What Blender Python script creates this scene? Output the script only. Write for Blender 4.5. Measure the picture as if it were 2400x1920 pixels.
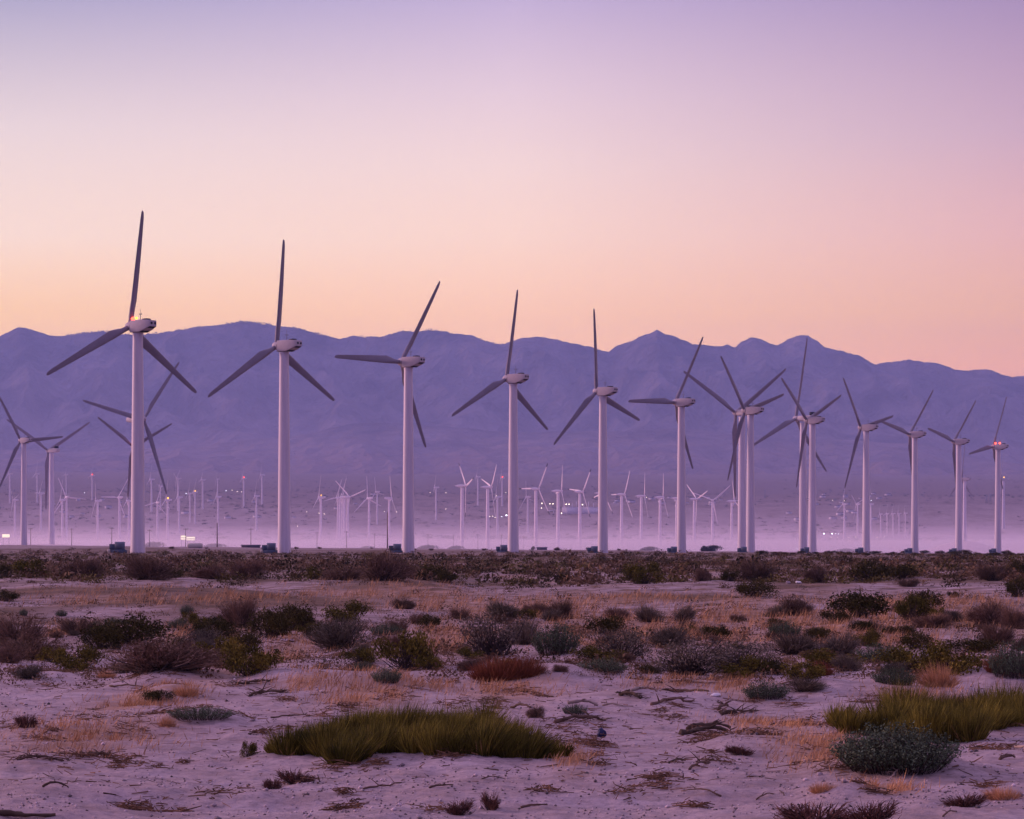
import bpy, math, random
import numpy as np
from mathutils import Matrix, Vector

# ------------------------------------------------------------------ camera, sky, sun, exposure
F = 5500.0            # focal length in photo pixels (photo is 2400 wide)
HOR = 1280.0          # photo row of the horizon
EYE = 2.5             # camera height in metres
SC = bpy.context.scene
COL = SC.collection
for o in list(bpy.data.objects):
    bpy.data.objects.remove(o, do_unlink=True)

cam_d = bpy.data.cameras.new('camera')
cam_d.sensor_width = 36.0
cam_d.sensor_fit = 'HORIZONTAL'
cam_d.lens = 36.0 * F / 2400.0
cam_d.shift_y = (HOR - 960.0) / 2400.0
cam_d.clip_start = 0.5
cam_d.clip_end = 60000.0
cam = bpy.data.objects.new('camera', cam_d)
COL.objects.link(cam)
cam.location = (0, 0, EYE)
cam.rotation_euler = (math.radians(90), 0, 0)
SC.camera = cam

SC.render.engine = 'CYCLES'
cy = SC.cycles
cy.use_denoising = True
cy.max_bounces = 6
cy.diffuse_bounces = 3
cy.glossy_bounces = 2
cy.transmission_bounces = 2
cy.volume_bounces = 4
cy.transparent_max_bounces = 8
cy.use_adaptive_sampling = False
cy.caustics_reflective = False
cy.caustics_refractive = False
SC.view_settings.view_transform = 'Standard'
SC.view_settings.look = 'None'
SC.view_settings.exposure = 0.0
SC.view_settings.gamma = 1.0
SC.view_settings.use_curve_mapping = False

HAZE_D = 6.2e-5
HAZE_TOP = 1260.0
SKY_J = (0.17, 0.19, 0.46)          # light the haze itself adds, taken off the sky behind it


def lin(c):
    return tuple(((v / 255.0) / 12.92 if v / 255.0 <= 0.04045 else ((v / 255.0 + 0.055) / 1.055) ** 2.4) for v in c)


def sky_col(srgb, e):
    c = lin(srgb)
    path = min(13500.0, HAZE_TOP / max(e, 1e-3))
    t = math.exp(-HAZE_D * path)
    return tuple(max(0.02, (c[i] - SKY_J[i] * (1 - t)) / t) for i in range(3))


world = bpy.data.worlds.new('World')
SC.world = world
world.use_nodes = True
wn = world.node_tree
wn.nodes.clear()


def N(tree, typ, **kw):
    n = tree.nodes.new(typ)
    for k, v in kw.items():
        setattr(n, k, v)
    return n


def ramp(tree, stops, interp='LINEAR'):
    r = N(tree, 'ShaderNodeValToRGB')
    el = r.color_ramp.elements
    r.color_ramp.interpolation = interp
    while len(el) > 1:
        el.remove(el[-1])
    el[0].position = stops[0][0]
    el[0].color = (*stops[0][1], 1)
    for p, c in stops[1:]:
        e = el.new(p)
        e.color = (*c, 1)
    return r


def mapr(tree, sock, a, b, c=0.0, d=1.0, smooth=False):
    m = N(tree, 'ShaderNodeMapRange')
    m.interpolation_type = 'SMOOTHSTEP' if smooth else 'LINEAR'
    m.inputs['From Min'].default_value = a
    m.inputs['From Max'].default_value = b
    m.inputs['To Min'].default_value = c
    m.inputs['To Max'].default_value = d
    tree.links.new(sock, m.inputs['Value'])
    return m.outputs['Result']


def mixc(tree, fac, a, b, mode='MIX'):
    m = N(tree, 'ShaderNodeMix', data_type='RGBA', blend_type=mode)
    for s, v in ((m.inputs[0], fac), (m.inputs[6], a), (m.inputs[7], b)):
        if isinstance(v, (int, float)):
            s.default_value = v
        elif isinstance(v, tuple):
            s.default_value = (*v, 1) if len(v) == 3 else v
        else:
            tree.links.new(v, s)
    return m.outputs[2]


tc = N(wn, 'ShaderNodeTexCoord')
sep = N(wn, 'ShaderNodeSeparateXYZ')
wn.links.new(tc.outputs['Generated'], sep.inputs[0])
SKY_TOP = 0.6
ef = mapr(wn, sep.outputs['Z'], 0.0, SKY_TOP)
ZEN = (0.56, 0.40, 0.76)


def sky_ramp(stops):
    s = [(e / SKY_TOP, sky_col(c, e)) for e, c in stops]
    s.append((1.0, ZEN))
    r = ramp(wn, s, 'LINEAR')
    wn.links.new(ef, r.inputs['Fac'])
    return r.outputs['Color']


left = sky_ramp([(0.0, (255, 200, 160)), (0.07, (253, 200, 168)), (0.0985, (249, 204, 171)), (0.128, (246, 218, 206)),
                 (0.172, (230, 211, 214)), (0.227, (168, 163, 197))])
mid = sky_ramp([(0.0, (255, 190, 160)), (0.07, (252, 196, 172)), (0.0985, (248, 200, 178)), (0.13, (248, 213, 200)),
                (0.160, (241, 213, 211)), (0.19, (226, 202, 215)), (0.227, (194, 176, 211))])
right = sky_ramp([(0.0, (240, 172, 160)), (0.07, (234, 174, 166)), (0.0985, (228, 178, 164)), (0.13, (225, 179, 181)),
                  (0.17, (202, 170, 190)), (0.227, (163, 141, 182))])
fl = mapr(wn, sep.outputs['X'], -0.21, 0.0, smooth=False)
fr = mapr(wn, sep.outputs['X'], 0.0, 0.21, smooth=False)
c1 = mixc(wn, fl, left, mid)
c2 = mixc(wn, fr, c1, right)
fb = mapr(wn, sep.outputs['Y'], 0.75, -0.35, smooth=True)
back = ramp(wn, [(0.0, (0.06, 0.05, 0.25)), (0.25, (0.08, 0.07, 0.30)), (0.6, (0.22, 0.17, 0.48)), (1.0, ZEN)])
wn.links.new(ef, back.inputs['Fac'])
c3 = mixc(wn, fb, c2, back.outputs['Color'])
sky = N(wn, 'ShaderNodeTexSky')
sky.sky_type = 'NISHITA'
sky.sun_disc = False
sky.sun_elevation = math.radians(9.0)
sky.sun_rotation = math.radians(-70.0)
nish = mixc(wn, 1.0, sky.outputs[0], (0.01, 0.008, 0.012), 'MULTIPLY')
c4 = mixc(wn, 1.0, c3, nish, 'ADD')
bg = N(wn, 'ShaderNodeBackground')
bg.inputs['Strength'].default_value = 1.0
wn.links.new(c3, bg.inputs['Color'])
bg2 = N(wn, 'ShaderNodeBackground')
bg2.inputs['Strength'].default_value = 0.004
wn.links.new(sky.outputs[0], bg2.inputs['Color'])
ad = N(wn, 'ShaderNodeAddShader')
wn.links.new(bg.outputs[0], ad.inputs[0])
wn.links.new(bg2.outputs[0], ad.inputs[1])
wo = N(wn, 'ShaderNodeOutputWorld')
wn.links.new(ad.outputs[0], wo.inputs['Surface'])
world.cycles.sampling_method = 'MANUAL'
world.cycles.sample_map_resolution = 512

sun_d = bpy.data.lights.new('sun', 'SUN')
sun_d.energy = 4.4
sun_d.color = (1.0, 0.55, 0.60)
sun_d.angle = math.radians(34)
sun = bpy.data.objects.new('sun', sun_d)
COL.objects.link(sun)
SUN_AZ, SUN_EL = math.radians(-70), math.radians(9)      # azimuth from the view direction, minus = left
sdir = Vector((math.sin(SUN_AZ) * math.cos(SUN_EL), math.cos(SUN_AZ) * math.cos(SUN_EL), math.sin(SUN_EL)))
sun.rotation_euler = sdir.to_track_quat('Z', 'Y').to_euler()
sun.location = (-60, 10, 40)

RNG = np.random.default_rng(11)


# ------------------------------------------------------------------ materials
def rand_mat(name, base, var=0.25, island=0.0, objr=0.0, rough=0.9, nscale=3.0, second=None, spec=0.15, stretch=None, bump=0.0, bscale=20.0):
    m = bpy.data.materials.new(name)
    m.use_nodes = True
    t = m.node_tree
    b = t.nodes['Principled BSDF']
    b.inputs['Roughness'].default_value = rough
    b.inputs['Specular IOR Level'].default_value = spec
    co = N(t, 'ShaderNodeTexCoord')
    vec = co.outputs['Object']
    if stretch:
        mp = N(t, 'ShaderNodeMapping')
        mp.inputs['Scale'].default_value = stretch
        t.links.new(vec, mp.inputs[0])
        vec = mp.outputs[0]
    no = N(t, 'ShaderNodeTexNoise')
    no.inputs['Scale'].default_value = nscale
    no.inputs['Detail'].default_value = 5
    t.links.new(vec, no.inputs['Vector'])
    lo = tuple(v * (1 - var) for v in base)
    hi = tuple(min(1, v * (1 + var)) for v in (second or base))
    c = mixc(t, mapr(t, no.outputs[0], 0.3, 0.7), lo, hi)
    if island:
        g = N(t, 'ShaderNodeNewGeometry')
        c = mixc(t, 1.0, c, mixc(t, g.outputs['Random Per Island'], (1 - island,) * 3, (1 + island,) * 3), 'MULTIPLY')
    if objr:
        oi = N(t, 'ShaderNodeObjectInfo')
        c = mixc(t, 1.0, c, mixc(t, oi.outputs['Random'], (1 - objr, 1 - objr * 0.8, 1 - objr), (1 + objr, 1 + objr * 0.8, 1 + objr * 0.6)), 'MULTIPLY')
    t.links.new(c, b.inputs['Base Color'])
    if bump:
        n2 = N(t, 'ShaderNodeTexNoise')
        n2.inputs['Scale'].default_value = bscale
        n2.inputs['Detail'].default_value = 6
        t.links.new(co.outputs['Object'], n2.inputs['Vector'])
        bm = N(t, 'ShaderNodeBump')
        bm.inputs['Strength'].default_value = bump
        bm.inputs['Distance'].default_value = 0.05
        t.links.new(n2.outputs[0], bm.inputs['Height'])
        t.links.new(bm.outputs[0], b.inputs['Normal'])
    return m


def emit_mat(name, col, strength):
    m = bpy.data.materials.new(name)
    m.use_nodes = True
    b = m.node_tree.nodes['Principled BSDF']
    b.inputs['Base Color'].default_value = (*col, 1)
    b.inputs['Emission Color'].default_value = (*col, 1)
    b.inputs['Emission Strength'].default_value = strength
    return m


M = dict(
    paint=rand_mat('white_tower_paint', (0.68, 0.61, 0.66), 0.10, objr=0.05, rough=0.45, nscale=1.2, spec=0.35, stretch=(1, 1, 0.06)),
    farlit=rand_mat('sunlit_look_tower_paint', (0.88, 0.78, 0.78), 0.05, rough=0.5, nscale=1.0),  # tower paint made brighter, standing in for sunlight on the far turbines
    blade=rand_mat('grey_blade_paint', (0.24, 0.21, 0.25), 0.08, rough=0.5, nscale=0.8, spec=0.3),
    nacelle=rand_mat('nacelle_shell', (0.50, 0.43, 0.45), 0.07, rough=0.5, nscale=0.9, spec=0.3),
    dark=rand_mat('dark_metal', (0.03, 0.03, 0.04), 0.2, rough=0.6, nscale=3),
    tipdark=rand_mat('dark_tip_paint', (0.05, 0.045, 0.06), 0.1, rough=0.5),
    tipwhite=rand_mat('white_tip_paint', (0.8, 0.76, 0.78), 0.05, rough=0.5),
    steel=rand_mat('grey_steel', (0.22, 0.22, 0.26), 0.2, rough=0.6, nscale=2),
    cabinet=rand_mat('blue_grey_cabinet', (0.17, 0.21, 0.27), 0.15, rough=0.55, nscale=1.5),
    plinth=rand_mat('dark_plinth', (0.08, 0.10, 0.14), 0.2, rough=0.8),
    beige=rand_mat('beige_paint', (0.55, 0.48, 0.40), 0.1, rough=0.6),
    litter=rand_mat('brown_litter', (0.16, 0.085, 0.048), 0.4, island=0.6, rough=0.9, nscale=2),
    wood=rand_mat('weathered_wood', (0.125, 0.080, 0.060), 0.35, rough=0.85, nscale=6, objr=0.3),
    palewood=rand_mat('pale_driftwood', (0.34, 0.26, 0.22), 0.25, rough=0.85, nscale=6, objr=0.15),
    bldg=rand_mat('white_cladding', (0.75, 0.68, 0.72), 0.06, rough=0.6, nscale=0.05),
    shed=rand_mat('dull_shed_paint', (0.13, 0.11, 0.14), 0.2, rough=0.8, nscale=0.4),
    red=emit_mat('red_beacon_lamp', (1.0, 0.06, 0.03), 7.0),
    amber=emit_mat('amber_beacon_lamp', (1.0, 0.50, 0.06), 2.6),
    lamp=emit_mat('warm_street_lamp', (1.0, 0.86, 0.62), 7.0),
    coldlamp=emit_mat('cold_street_lamp', (0.80, 0.88, 1.0), 9.0),
    sign=emit_mat('lit_sign_face', (0.95, 0.84, 0.55), 1.15),
    creo=rand_mat('creosote_leaves', (0.040, 0.040, 0.012), 0.35, island=0.45, objr=0.25, nscale=2.0, second=(0.066, 0.050, 0.013)),
    olive=rand_mat('olive_leaves', (0.092, 0.086, 0.014), 0.4, island=0.45, objr=0.22, nscale=1.6, second=(0.15, 0.112, 0.020)),
    sage=rand_mat('grey_sage_leaves', (0.150, 0.122, 0.088), 0.3, island=0.4, objr=0.2, nscale=1.8),
    teal=rand_mat('blue_green_leaves', (0.105, 0.135, 0.080), 0.3, island=0.45, objr=0.2, nscale=1.8),
    dry=rand_mat('dry_brown_twigs', (0.175, 0.110, 0.076), 0.3, island=0.4, objr=0.2, nscale=1.8),
    rust=rand_mat('rust_coloured_grass', (0.24, 0.082, 0.04), 0.3, island=0.4, objr=0.12, nscale=2.5),
    straw=rand_mat('straw', (0.56, 0.31, 0.15), 0.3, island=0.35, objr=0.1, nscale=0.6),
    rush=rand_mat('green_rush_blades', (0.060, 0.066, 0.010), 0.4, island=0.7, nscale=2.2, second=(0.190, 0.155, 0.024)),
    brushdark=rand_mat('dark_brush_leaves', (0.062, 0.046, 0.022), 0.35, island=0.25, nscale=0.15),
    brushbrown=rand_mat('brown_brush_leaves', (0.165, 0.102, 0.058), 0.4, island=0.25, nscale=0.12),
    brusholive=rand_mat('olive_brush_leaves', (0.115, 0.088, 0.026), 0.4, island=0.25, nscale=0.15),
    tuft=rand_mat('brown_tuft_leaves', (0.14, 0.075, 0.040), 0.3, island=0.3, nscale=0.5),
    stem=rand_mat('woody_stems', (0.06, 0.045, 0.04), 0.3, nscale=5),
    dead=rand_mat('dead_red_brown_plant', (0.13, 0.06, 0.045), 0.4, island=0.5, nscale=4),
    stone=rand_mat('pale_stone', (0.36, 0.29, 0.30), 0.3, island=0.8, rough=0.9, nscale=8),
    blue=rand_mat('dark_blue_plastic', (0.03, 0.035, 0.09), 0.3, rough=0.5, nscale=6),
    whiteplastic=rand_mat('white_plastic', (0.8, 0.75, 0.72), 0.08, rough=0.5, nscale=4),
    farbush=rand_mat('far_tree_leaves', (0.05, 0.045, 0.05), 0.3, island=0.35, nscale=0.4),
)


# ------------------------------------------------------------------ mesh helpers
def mesh_np(name, V, faces, mat, smooth=False):
    """faces: list of integer arrays (n,3) or (n,4)"""
    me = bpy.data.meshes.new(name)
    V = np.asarray(V, dtype=np.float32)
    me.vertices.add(len(V))
    me.vertices.foreach_set('co', V.ravel())
    loops, starts, tot = [], [], 0
    for f in faces:
        f = np.asarray(f, dtype=np.int32)
        if len(f) == 0:
            continue
        k = f.shape[1]
        loops.append(f.ravel())
        starts.append(np.arange(len(f), dtype=np.int32) * k + tot)
        tot += len(f) * k
    loops = np.concatenate(loops)
    starts = np.concatenate(starts)
    me.loops.add(len(loops))
    me.loops.foreach_set('vertex_index', loops)
    me.polygons.add(len(starts))
    me.polygons.foreach_set('loop_start', starts)
    if smooth:
        me.polygons.foreach_set('use_smooth', np.ones(len(starts), dtype=bool))
    me.update(calc_edges=True)
    me.validate()
    if mat:
        me.materials.append(mat)
    return me


class MB:
    def __init__(self):
        self.v, self.f4, self.f3 = [], [], []
        self.n = 0

    def add(self, V, quads=(), tris=()):
        V = np.asarray(V, float)
        self.v.append(V)
        if len(quads):
            self.f4.append(np.asarray(quads, int) + self.n)
        if len(tris):
            self.f3.append(np.asarray(tris, int) + self.n)
        self.n += len(V)
        return self

    def box(self, c, s, taper=1.0):
        x, y, z = (v / 2 for v in s)
        P = np.array([[-x, -y, -z], [x, -y, -z], [x, y, -z], [-x, y, -z], [-x * taper, -y * taper, z], [x * taper, -y * taper, z], [x * taper, y * taper, z], [-x * taper, y * taper, z]]) + np.array(c)
        return self.add(P, [[0, 3, 2, 1], [4, 5, 6, 7], [0, 1, 5, 4], [1, 2, 6, 5], [2, 3, 7, 6], [3, 0, 4, 7]])

    def tube(self, pts, radii, n=8, cap=True):
        pts = [Vector(p) for p in pts]
        V, Q, T = [], [], []
        prev = None
        for i, p in enumerate(pts):
            d = (pts[min(i + 1, len(pts) - 1)] - pts[max(i - 1, 0)]).normalized()
            up = Vector((0, 0, 1)) if abs(d.z) < 0.9 else Vector((1, 0, 0))
            if prev is not None:
                a = (prev - d * prev.dot(d)).normalized()
            else:
                a = d.cross(up).normalized()
            prev = a
            b = d.cross(a)
            for k in range(n):
                t = 2 * math.pi * k / n
                V.append(p + (a * math.cos(t) + b * math.sin(t)) * radii[i])
        for i in range(len(pts) - 1):
            for k in range(n):
                Q.append([i * n + k, i * n + (k + 1) % n, (i + 1) * n + (k + 1) % n, (i + 1) * n + k])
        if cap:
            for i0, flip in ((0, True), ((len(pts) - 1) * n, False)):
                V.append(pts[0] if flip else pts[-1])
                c = len(V) - 1
                for k in range(n):
                    a, b = i0 + k, i0 + (k + 1) % n
                    T.append([c, b, a] if flip else [c, a, b])
        return self.add([tuple(v) for v in V], Q, T)

    def lathe(self, prof, n=24, axis='z'):
        V, Q = [], []
        for r, z in prof:
            for k in range(n):
                t = 2 * math.pi * k / n
                if axis == 'z':
                    V.append((r * math.cos(t), r * math.sin(t), z))
                else:
                    V.append((z, r * math.cos(t), r * math.sin(t)))
        for i in range(len(prof) - 1):
            for k in range(n):
                Q.append([i * n + k, i * n + (k + 1) % n, (i + 1) * n + (k + 1) % n, (i + 1) * n + k])
        return self.add(V, Q)

    def sphere(self, c, r, n=10, m=6):
        prof = [(r * math.sin(math.pi * i / m) + 1e-5, -r * math.cos(math.pi * i / m)) for i in range(m + 1)]
        st = self.n
        self.lathe(prof, n)
        self.v[-1] = self.v[-1] + np.array(c)
        return self

    def mesh(self, name, mat, smooth=False):
        V = np.concatenate(self.v)
        return mesh_np(name, V, ([np.concatenate(self.f4)] if self.f4 else []) + ([np.concatenate(self.f3)] if self.f3 else []), mat, smooth)


def auto_smooth(me, ang=35):
    me.set_sharp_from_angle(angle=math.radians(ang))


def obj(name, me, parent=None, mw=None, loc=None):
    o = bpy.data.objects.new(name, me)
    COL.objects.link(o)
    if parent is not None:
        o.parent = parent
    if mw is not None:
        o.matrix_basis = mw
    if loc is not None:
        o.location = loc
    return o


def tag(o, label=None, cat=None, group=None, kind=None):
    if label:
        o['label'] = label
    if cat:
        o['category'] = cat
    if group:
        o['group'] = group
    if kind:
        o['kind'] = kind
    return o


def thing(name, label, cat, loc, group=None):
    o = bpy.data.objects.new(name, None)
    o.empty_display_size = 0.3
    COL.objects.link(o)
    o.location = loc
    return tag(o, label, cat, group)


# ------------------------------------------------------------------ terrain
def hash2(ix, iy, seed):
    h = (ix.astype(np.int64) * 374761393 + iy.astype(np.int64) * 668265263 + seed * 1442695041) & 0x7fffffff
    h = ((h ^ (h >> 13)) * 1274126177) & 0x7fffffff
    h = (h ^ (h >> 16)) & 0xffffff
    return h / float(0xffffff)


def vnoise(x, y, seed=0):
    x = np.asarray(x, float)
    y = np.asarray(y, float)
    ix, iy = np.floor(x), np.floor(y)
    fx, fy = x - ix, y - iy
    fx = fx * fx * fx * (fx * (fx * 6 - 15) + 10)
    fy = fy * fy * fy * (fy * (fy * 6 - 15) + 10)
    a, b = hash2(ix, iy, seed), hash2(ix + 1, iy, seed)
    c, d = hash2(ix, iy + 1, seed), hash2(ix + 1, iy + 1, seed)
    return (a + (b - a) * fx) * (1 - fy) + (c + (d - c) * fx) * fy - 0.5


def fbm(x, y, seed=0, o=4, gain=0.5):
    s, a = 0, 1.0
    for i in range(o):
        s = s + a * vnoise(x * 2 ** i + i * 17.3, y * 2 ** i - i * 9.1, seed + i)
        a *= gain
    return s


def sst(a, b, x):
    t = np.clip((x - a) / (b - a), 0, 1)
    return t * t * (3 - 2 * t)


PD = np.array([-400, 0, 21, 30, 45, 60, 100, 150, 200, 300, 500, 700, 1000, 1300, 1700, 2100, 2700, 3200, 3830, 4600, 5400, 6500, 8200, 9500])
PZ = np.array([0, 0, 0, 0.02, 0.06, 0.1, 0.2, 0.45, 0.72, 0.85, 0.85, 0.95, 0.95, 0.4, -2.0, -3.0, 11, 18, 62, 100, 125, 180, 255, 300])
MOUNDS = []       # (x, y, height, rx, ry)
PADS = []         # (x, y, dz, r)


def ground0(x, y):
    x = np.asarray(x, float)
    y = np.asarray(y, float)
    z = np.interp(y, PD, PZ)
    z = z - 0.0086 * x * sst(200, 1000, y) * (1 - 0.6 * sst(1600, 3000, y))
    a1 = 1 - sst(50, 110, y)
    a2 = sst(35, 90, y) * (1 - sst(220, 400, y))
    a3 = sst(180, 400, y) * (1 - sst(1300, 1700, y))
    a4 = sst(1900, 2600, y)
    z = z + a1 * (0.20 * fbm(x / 5.0, y / 9.0, 3, 3) + 0.07 * fbm(x / 1.7, y / 2.6, 4, 2) + 0.055 * fbm(x / 0.7, y / 1.1, 5, 3, 0.6))
    z = z + a2 * (0.42 * fbm(x / 9.0, y / 16.0, 7, 4) + 0.06 * fbm(x / 1.2, y / 2.0, 8, 2))
    z = z + a3 * 0.5 * fbm(x / 30.0, y / 60.0, 9, 3)
    z = z + a4 * (7.0 * fbm(x / 420.0, y / 500.0, 12, 3))
    return z


def ground(x, y):
    x = np.asarray(x, float)
    y = np.asarray(y, float)
    z = ground0(x, y)
    for mx, my, h, rx, ry in MOUNDS:
        q = ((x - mx) / rx) ** 2 + ((y - my) / ry) ** 2
        z = z + h * np.exp(-q * 1.2)
    for mx, my, h, r in PADS:
        q = ((x - mx) ** 2 + (y - my) ** 2) / (r * r)
        z = z + h * np.exp(-q)
    return z


DS = np.exp(np.linspace(math.log(12), math.log(8000), 6000))


def hit(px, py, dmin=12.0, fn=None):
    """first point of the ground seen at this place of the photo"""
    d = DS[DS >= dmin]
    x = (px - 1200.0) / F * d
    zr = EYE + (HOR - py) / F * d
    g = (fn or ground)(x, d)
    k = np.nonzero(g >= zr)[0]
    i = k[0] if len(k) else int(np.argmin(zr - g))
    return float(x[i]), float(d[i]), float(g[i])


def at(px, py, d):
    return Vector(((px - 1200.0) / F * d, d, EYE + (HOR - py) / F * d))


def gz(x, y):
    return float(ground(np.array([x]), np.array([y]))[0])


# turbine table: tower x, hub y, base y, rotor angle (clockwise from up), axis angle (left of the view), height, blade length
FR = 'front row of wind turbines'
TURB = [
    ('A', 323, 764, 1297, 5, 51.5, 48, 24.5, 'tallest white wind turbine, with amber lamp on nacelle and red glow at its blade root', FR, 'AR'),
    ('A', 666, 810, 1297, 1, 52.5, 48, 24.5, 'second white turbine of the front row, counting from the tallest one, one blade straight up', FR, ''),
    ('A', 957, 848, 1297, 32, 51.5, 48, 24.5, 'third white front turbine from the tallest, one blade lying level to the left', FR, ''),
    ('A', 1203, 887, 1298, 5, 51.5, 48, 24.5, 'white front turbine in the middle of the picture, upper blade just right of vertical', FR, ''),
    ('A', 1413, 917, 1299, -10, 51.5, 48, 24.5, 'white front turbine with upper blade leaning slightly left, next right of the middle one', FR, ''),
    ('A', 1597, 943, 1299, 30, 50.0, 48, 24.5, 'white front turbine with a level left blade, standing just left of the crossing turbine pairs', FR, ''),
    ('A', 1759, 962, 1298, -44, 51.5, 48, 24.5, 'white front turbine right in front of a taller cooler-topped one, left blade steep', FR, ''),
    ('A', 1904, 985, 1298, -53, 51.5, 48, 24.5, 'white front turbine of the second crossing pair, its right blade touching the next rotor', FR, ''),
    ('A', 2030, 1002, 1298, -41.4, 51.5, 48, 24.5, 'fourth white front turbine from the right edge, lower blade hanging left of its tower', FR, ''),
    ('A', 2144, 1018, 1298, 41.4, 51.5, 48, 24.5, 'third white front turbine from the right edge, two blades raised in a wide V', FR, ''),
    ('A', 2247, 1035, 1298, 42.3, 51.5, 48, 24.5, 'second white front turbine from the right edge, in front of a lower turbine', FR, ''),
    ('A', 2339, 1047, 1298, 21.6, 54, 48, 24.5, 'last and smallest front turbine at the right, two red lamps on its nacelle', FR, 'RR'),
]
BG = 'larger turbines standing behind the front row'
TURB += [
    ('A', 56, 1032, 1278, -34.6, 50, 48, 24.5, 'grey turbine nearest the left edge, one blade pointing right', BG, ''),
    ('B', 121, 1056, 1276, 59, 49, 60, 38.0, 'second turbine from the left edge with black cooler box and two raised blades', BG, ''),
    ('B', 324, 983, 1284, -41, 231, 60, 37.0, 'turbine hidden behind the tallest tower, cooler-topped nacelle end peeking out on its left', BG, ''),
    ('A', 318, 1046, 1284, -57, 44, 48, 24.5, 'turbine behind the tallest tower with red lamp beside its lower hub', BG, 'r'),
    ('B', 1739, 967, 1296, 56, 41, 60, 36.5, 'tall cooler-topped turbine behind the first crossing pair, thin blades spread in a wide V', BG, ''),
    ('B', 1882, 981, 1296, 8.3, 51, 60, 37.0, 'tall cooler-topped turbine behind the second crossing pair, one blade pointing straight up', BG, ''),
    ('A', 2261, 1123, 1268, -3, 58, 48, 27.0, 'lower turbine behind the second last front tower, with short dark nacelle', BG, ''),
    ('A', 2352, 1124, 1240, 10, 84, 48, 26.0, 'turbine behind the last front tower with amber lamp on its nacelle', BG, 'a'),
]
MG = 'middle row of slim downwind turbines'
TURB += [
    ('Cd', 1083, 1139, 1288, -43, -74, 48, 23.5, 'slim turbine with dark blade tips, second left of the central front tower', MG, ''),
    ('Cw', 1143, 1142, 1288, 46, -72, 48, 23.5, 'slim turbine with white blade tip, close left of the central front tower', MG, ''),
    ('Cd', 1256, 1146, 1288, 31, -48, 48, 22.5, 'slim turbine with dark blade tip, close right of the central front tower', MG, ''),
    ('Cw', 1308, 1151, 1288, 26, -79, 48, 22.5, 'slim turbine with white blade tip, in front of the long white building', MG, ''),
    ('Cd', 1359, 1153, 1288, 37, -58, 48, 22.5, 'slim turbine with dark blade tip, just left of the fifth front tower', MG, ''),
    ('Cd', 1408, 1156, 1288, 140, -66, 48, 22.5, 'slim turbine almost hidden behind the fifth front tower', MG, ''),
    ('Cw', 1457, 1159, 1288, 30, -63, 48, 22.5, 'slim turbine with white blade tip, first right of the fifth front tower', MG, ''),
    ('Cw', 1503, 1163, 1288, 28, -84, 48, 22.5, 'slim side-on turbine with white blade tip, second right of the fifth front tower', MG, ''),
    ('Cw', 1547, 1166, 1288, 20, -81, 48, 22.5, 'slim side-on turbine with white blade tip, just left of the sixth front tower', MG, ''),
    ('Cw', 1586, 1168, 1288, 12, -81, 48, 22.5, 'slim turbine half hidden by the sixth front tower', MG, ''),
    ('C', 1627, 1170, 1283, -50, -63, 48, 23.0, 'slim turbine just right of the sixth front tower, blade raised to the left', MG, ''),
    ('C', 1670, 1173, 1283, 50, -20, 48, 24.0, 'slim turbine above a round dark tree, blade raised to the right', MG, ''),
    ('C', 1715, 1175, 1283, -8, -78, 48, 23.0, 'slim turbine just left of the first crossing pair', MG, ''),
]
FG1 = 'hazy turbines on the plain left of the tallest one'
FG2 = 'hazy turbines on the plain between the two tallest ones'
FG3 = 'hazy turbines on the plain between the second and third front towers'
FG4 = 'hazy turbines on the plain in the middle of the picture'
FG5 = 'small turbines in the mist between the last front towers'
SPIN = 'hazy far turbine seen edge-on, left of the tallest turbine'
SPIN2 = 'hazy far turbine seen edge-on, between the two tallest front turbines'
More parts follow.
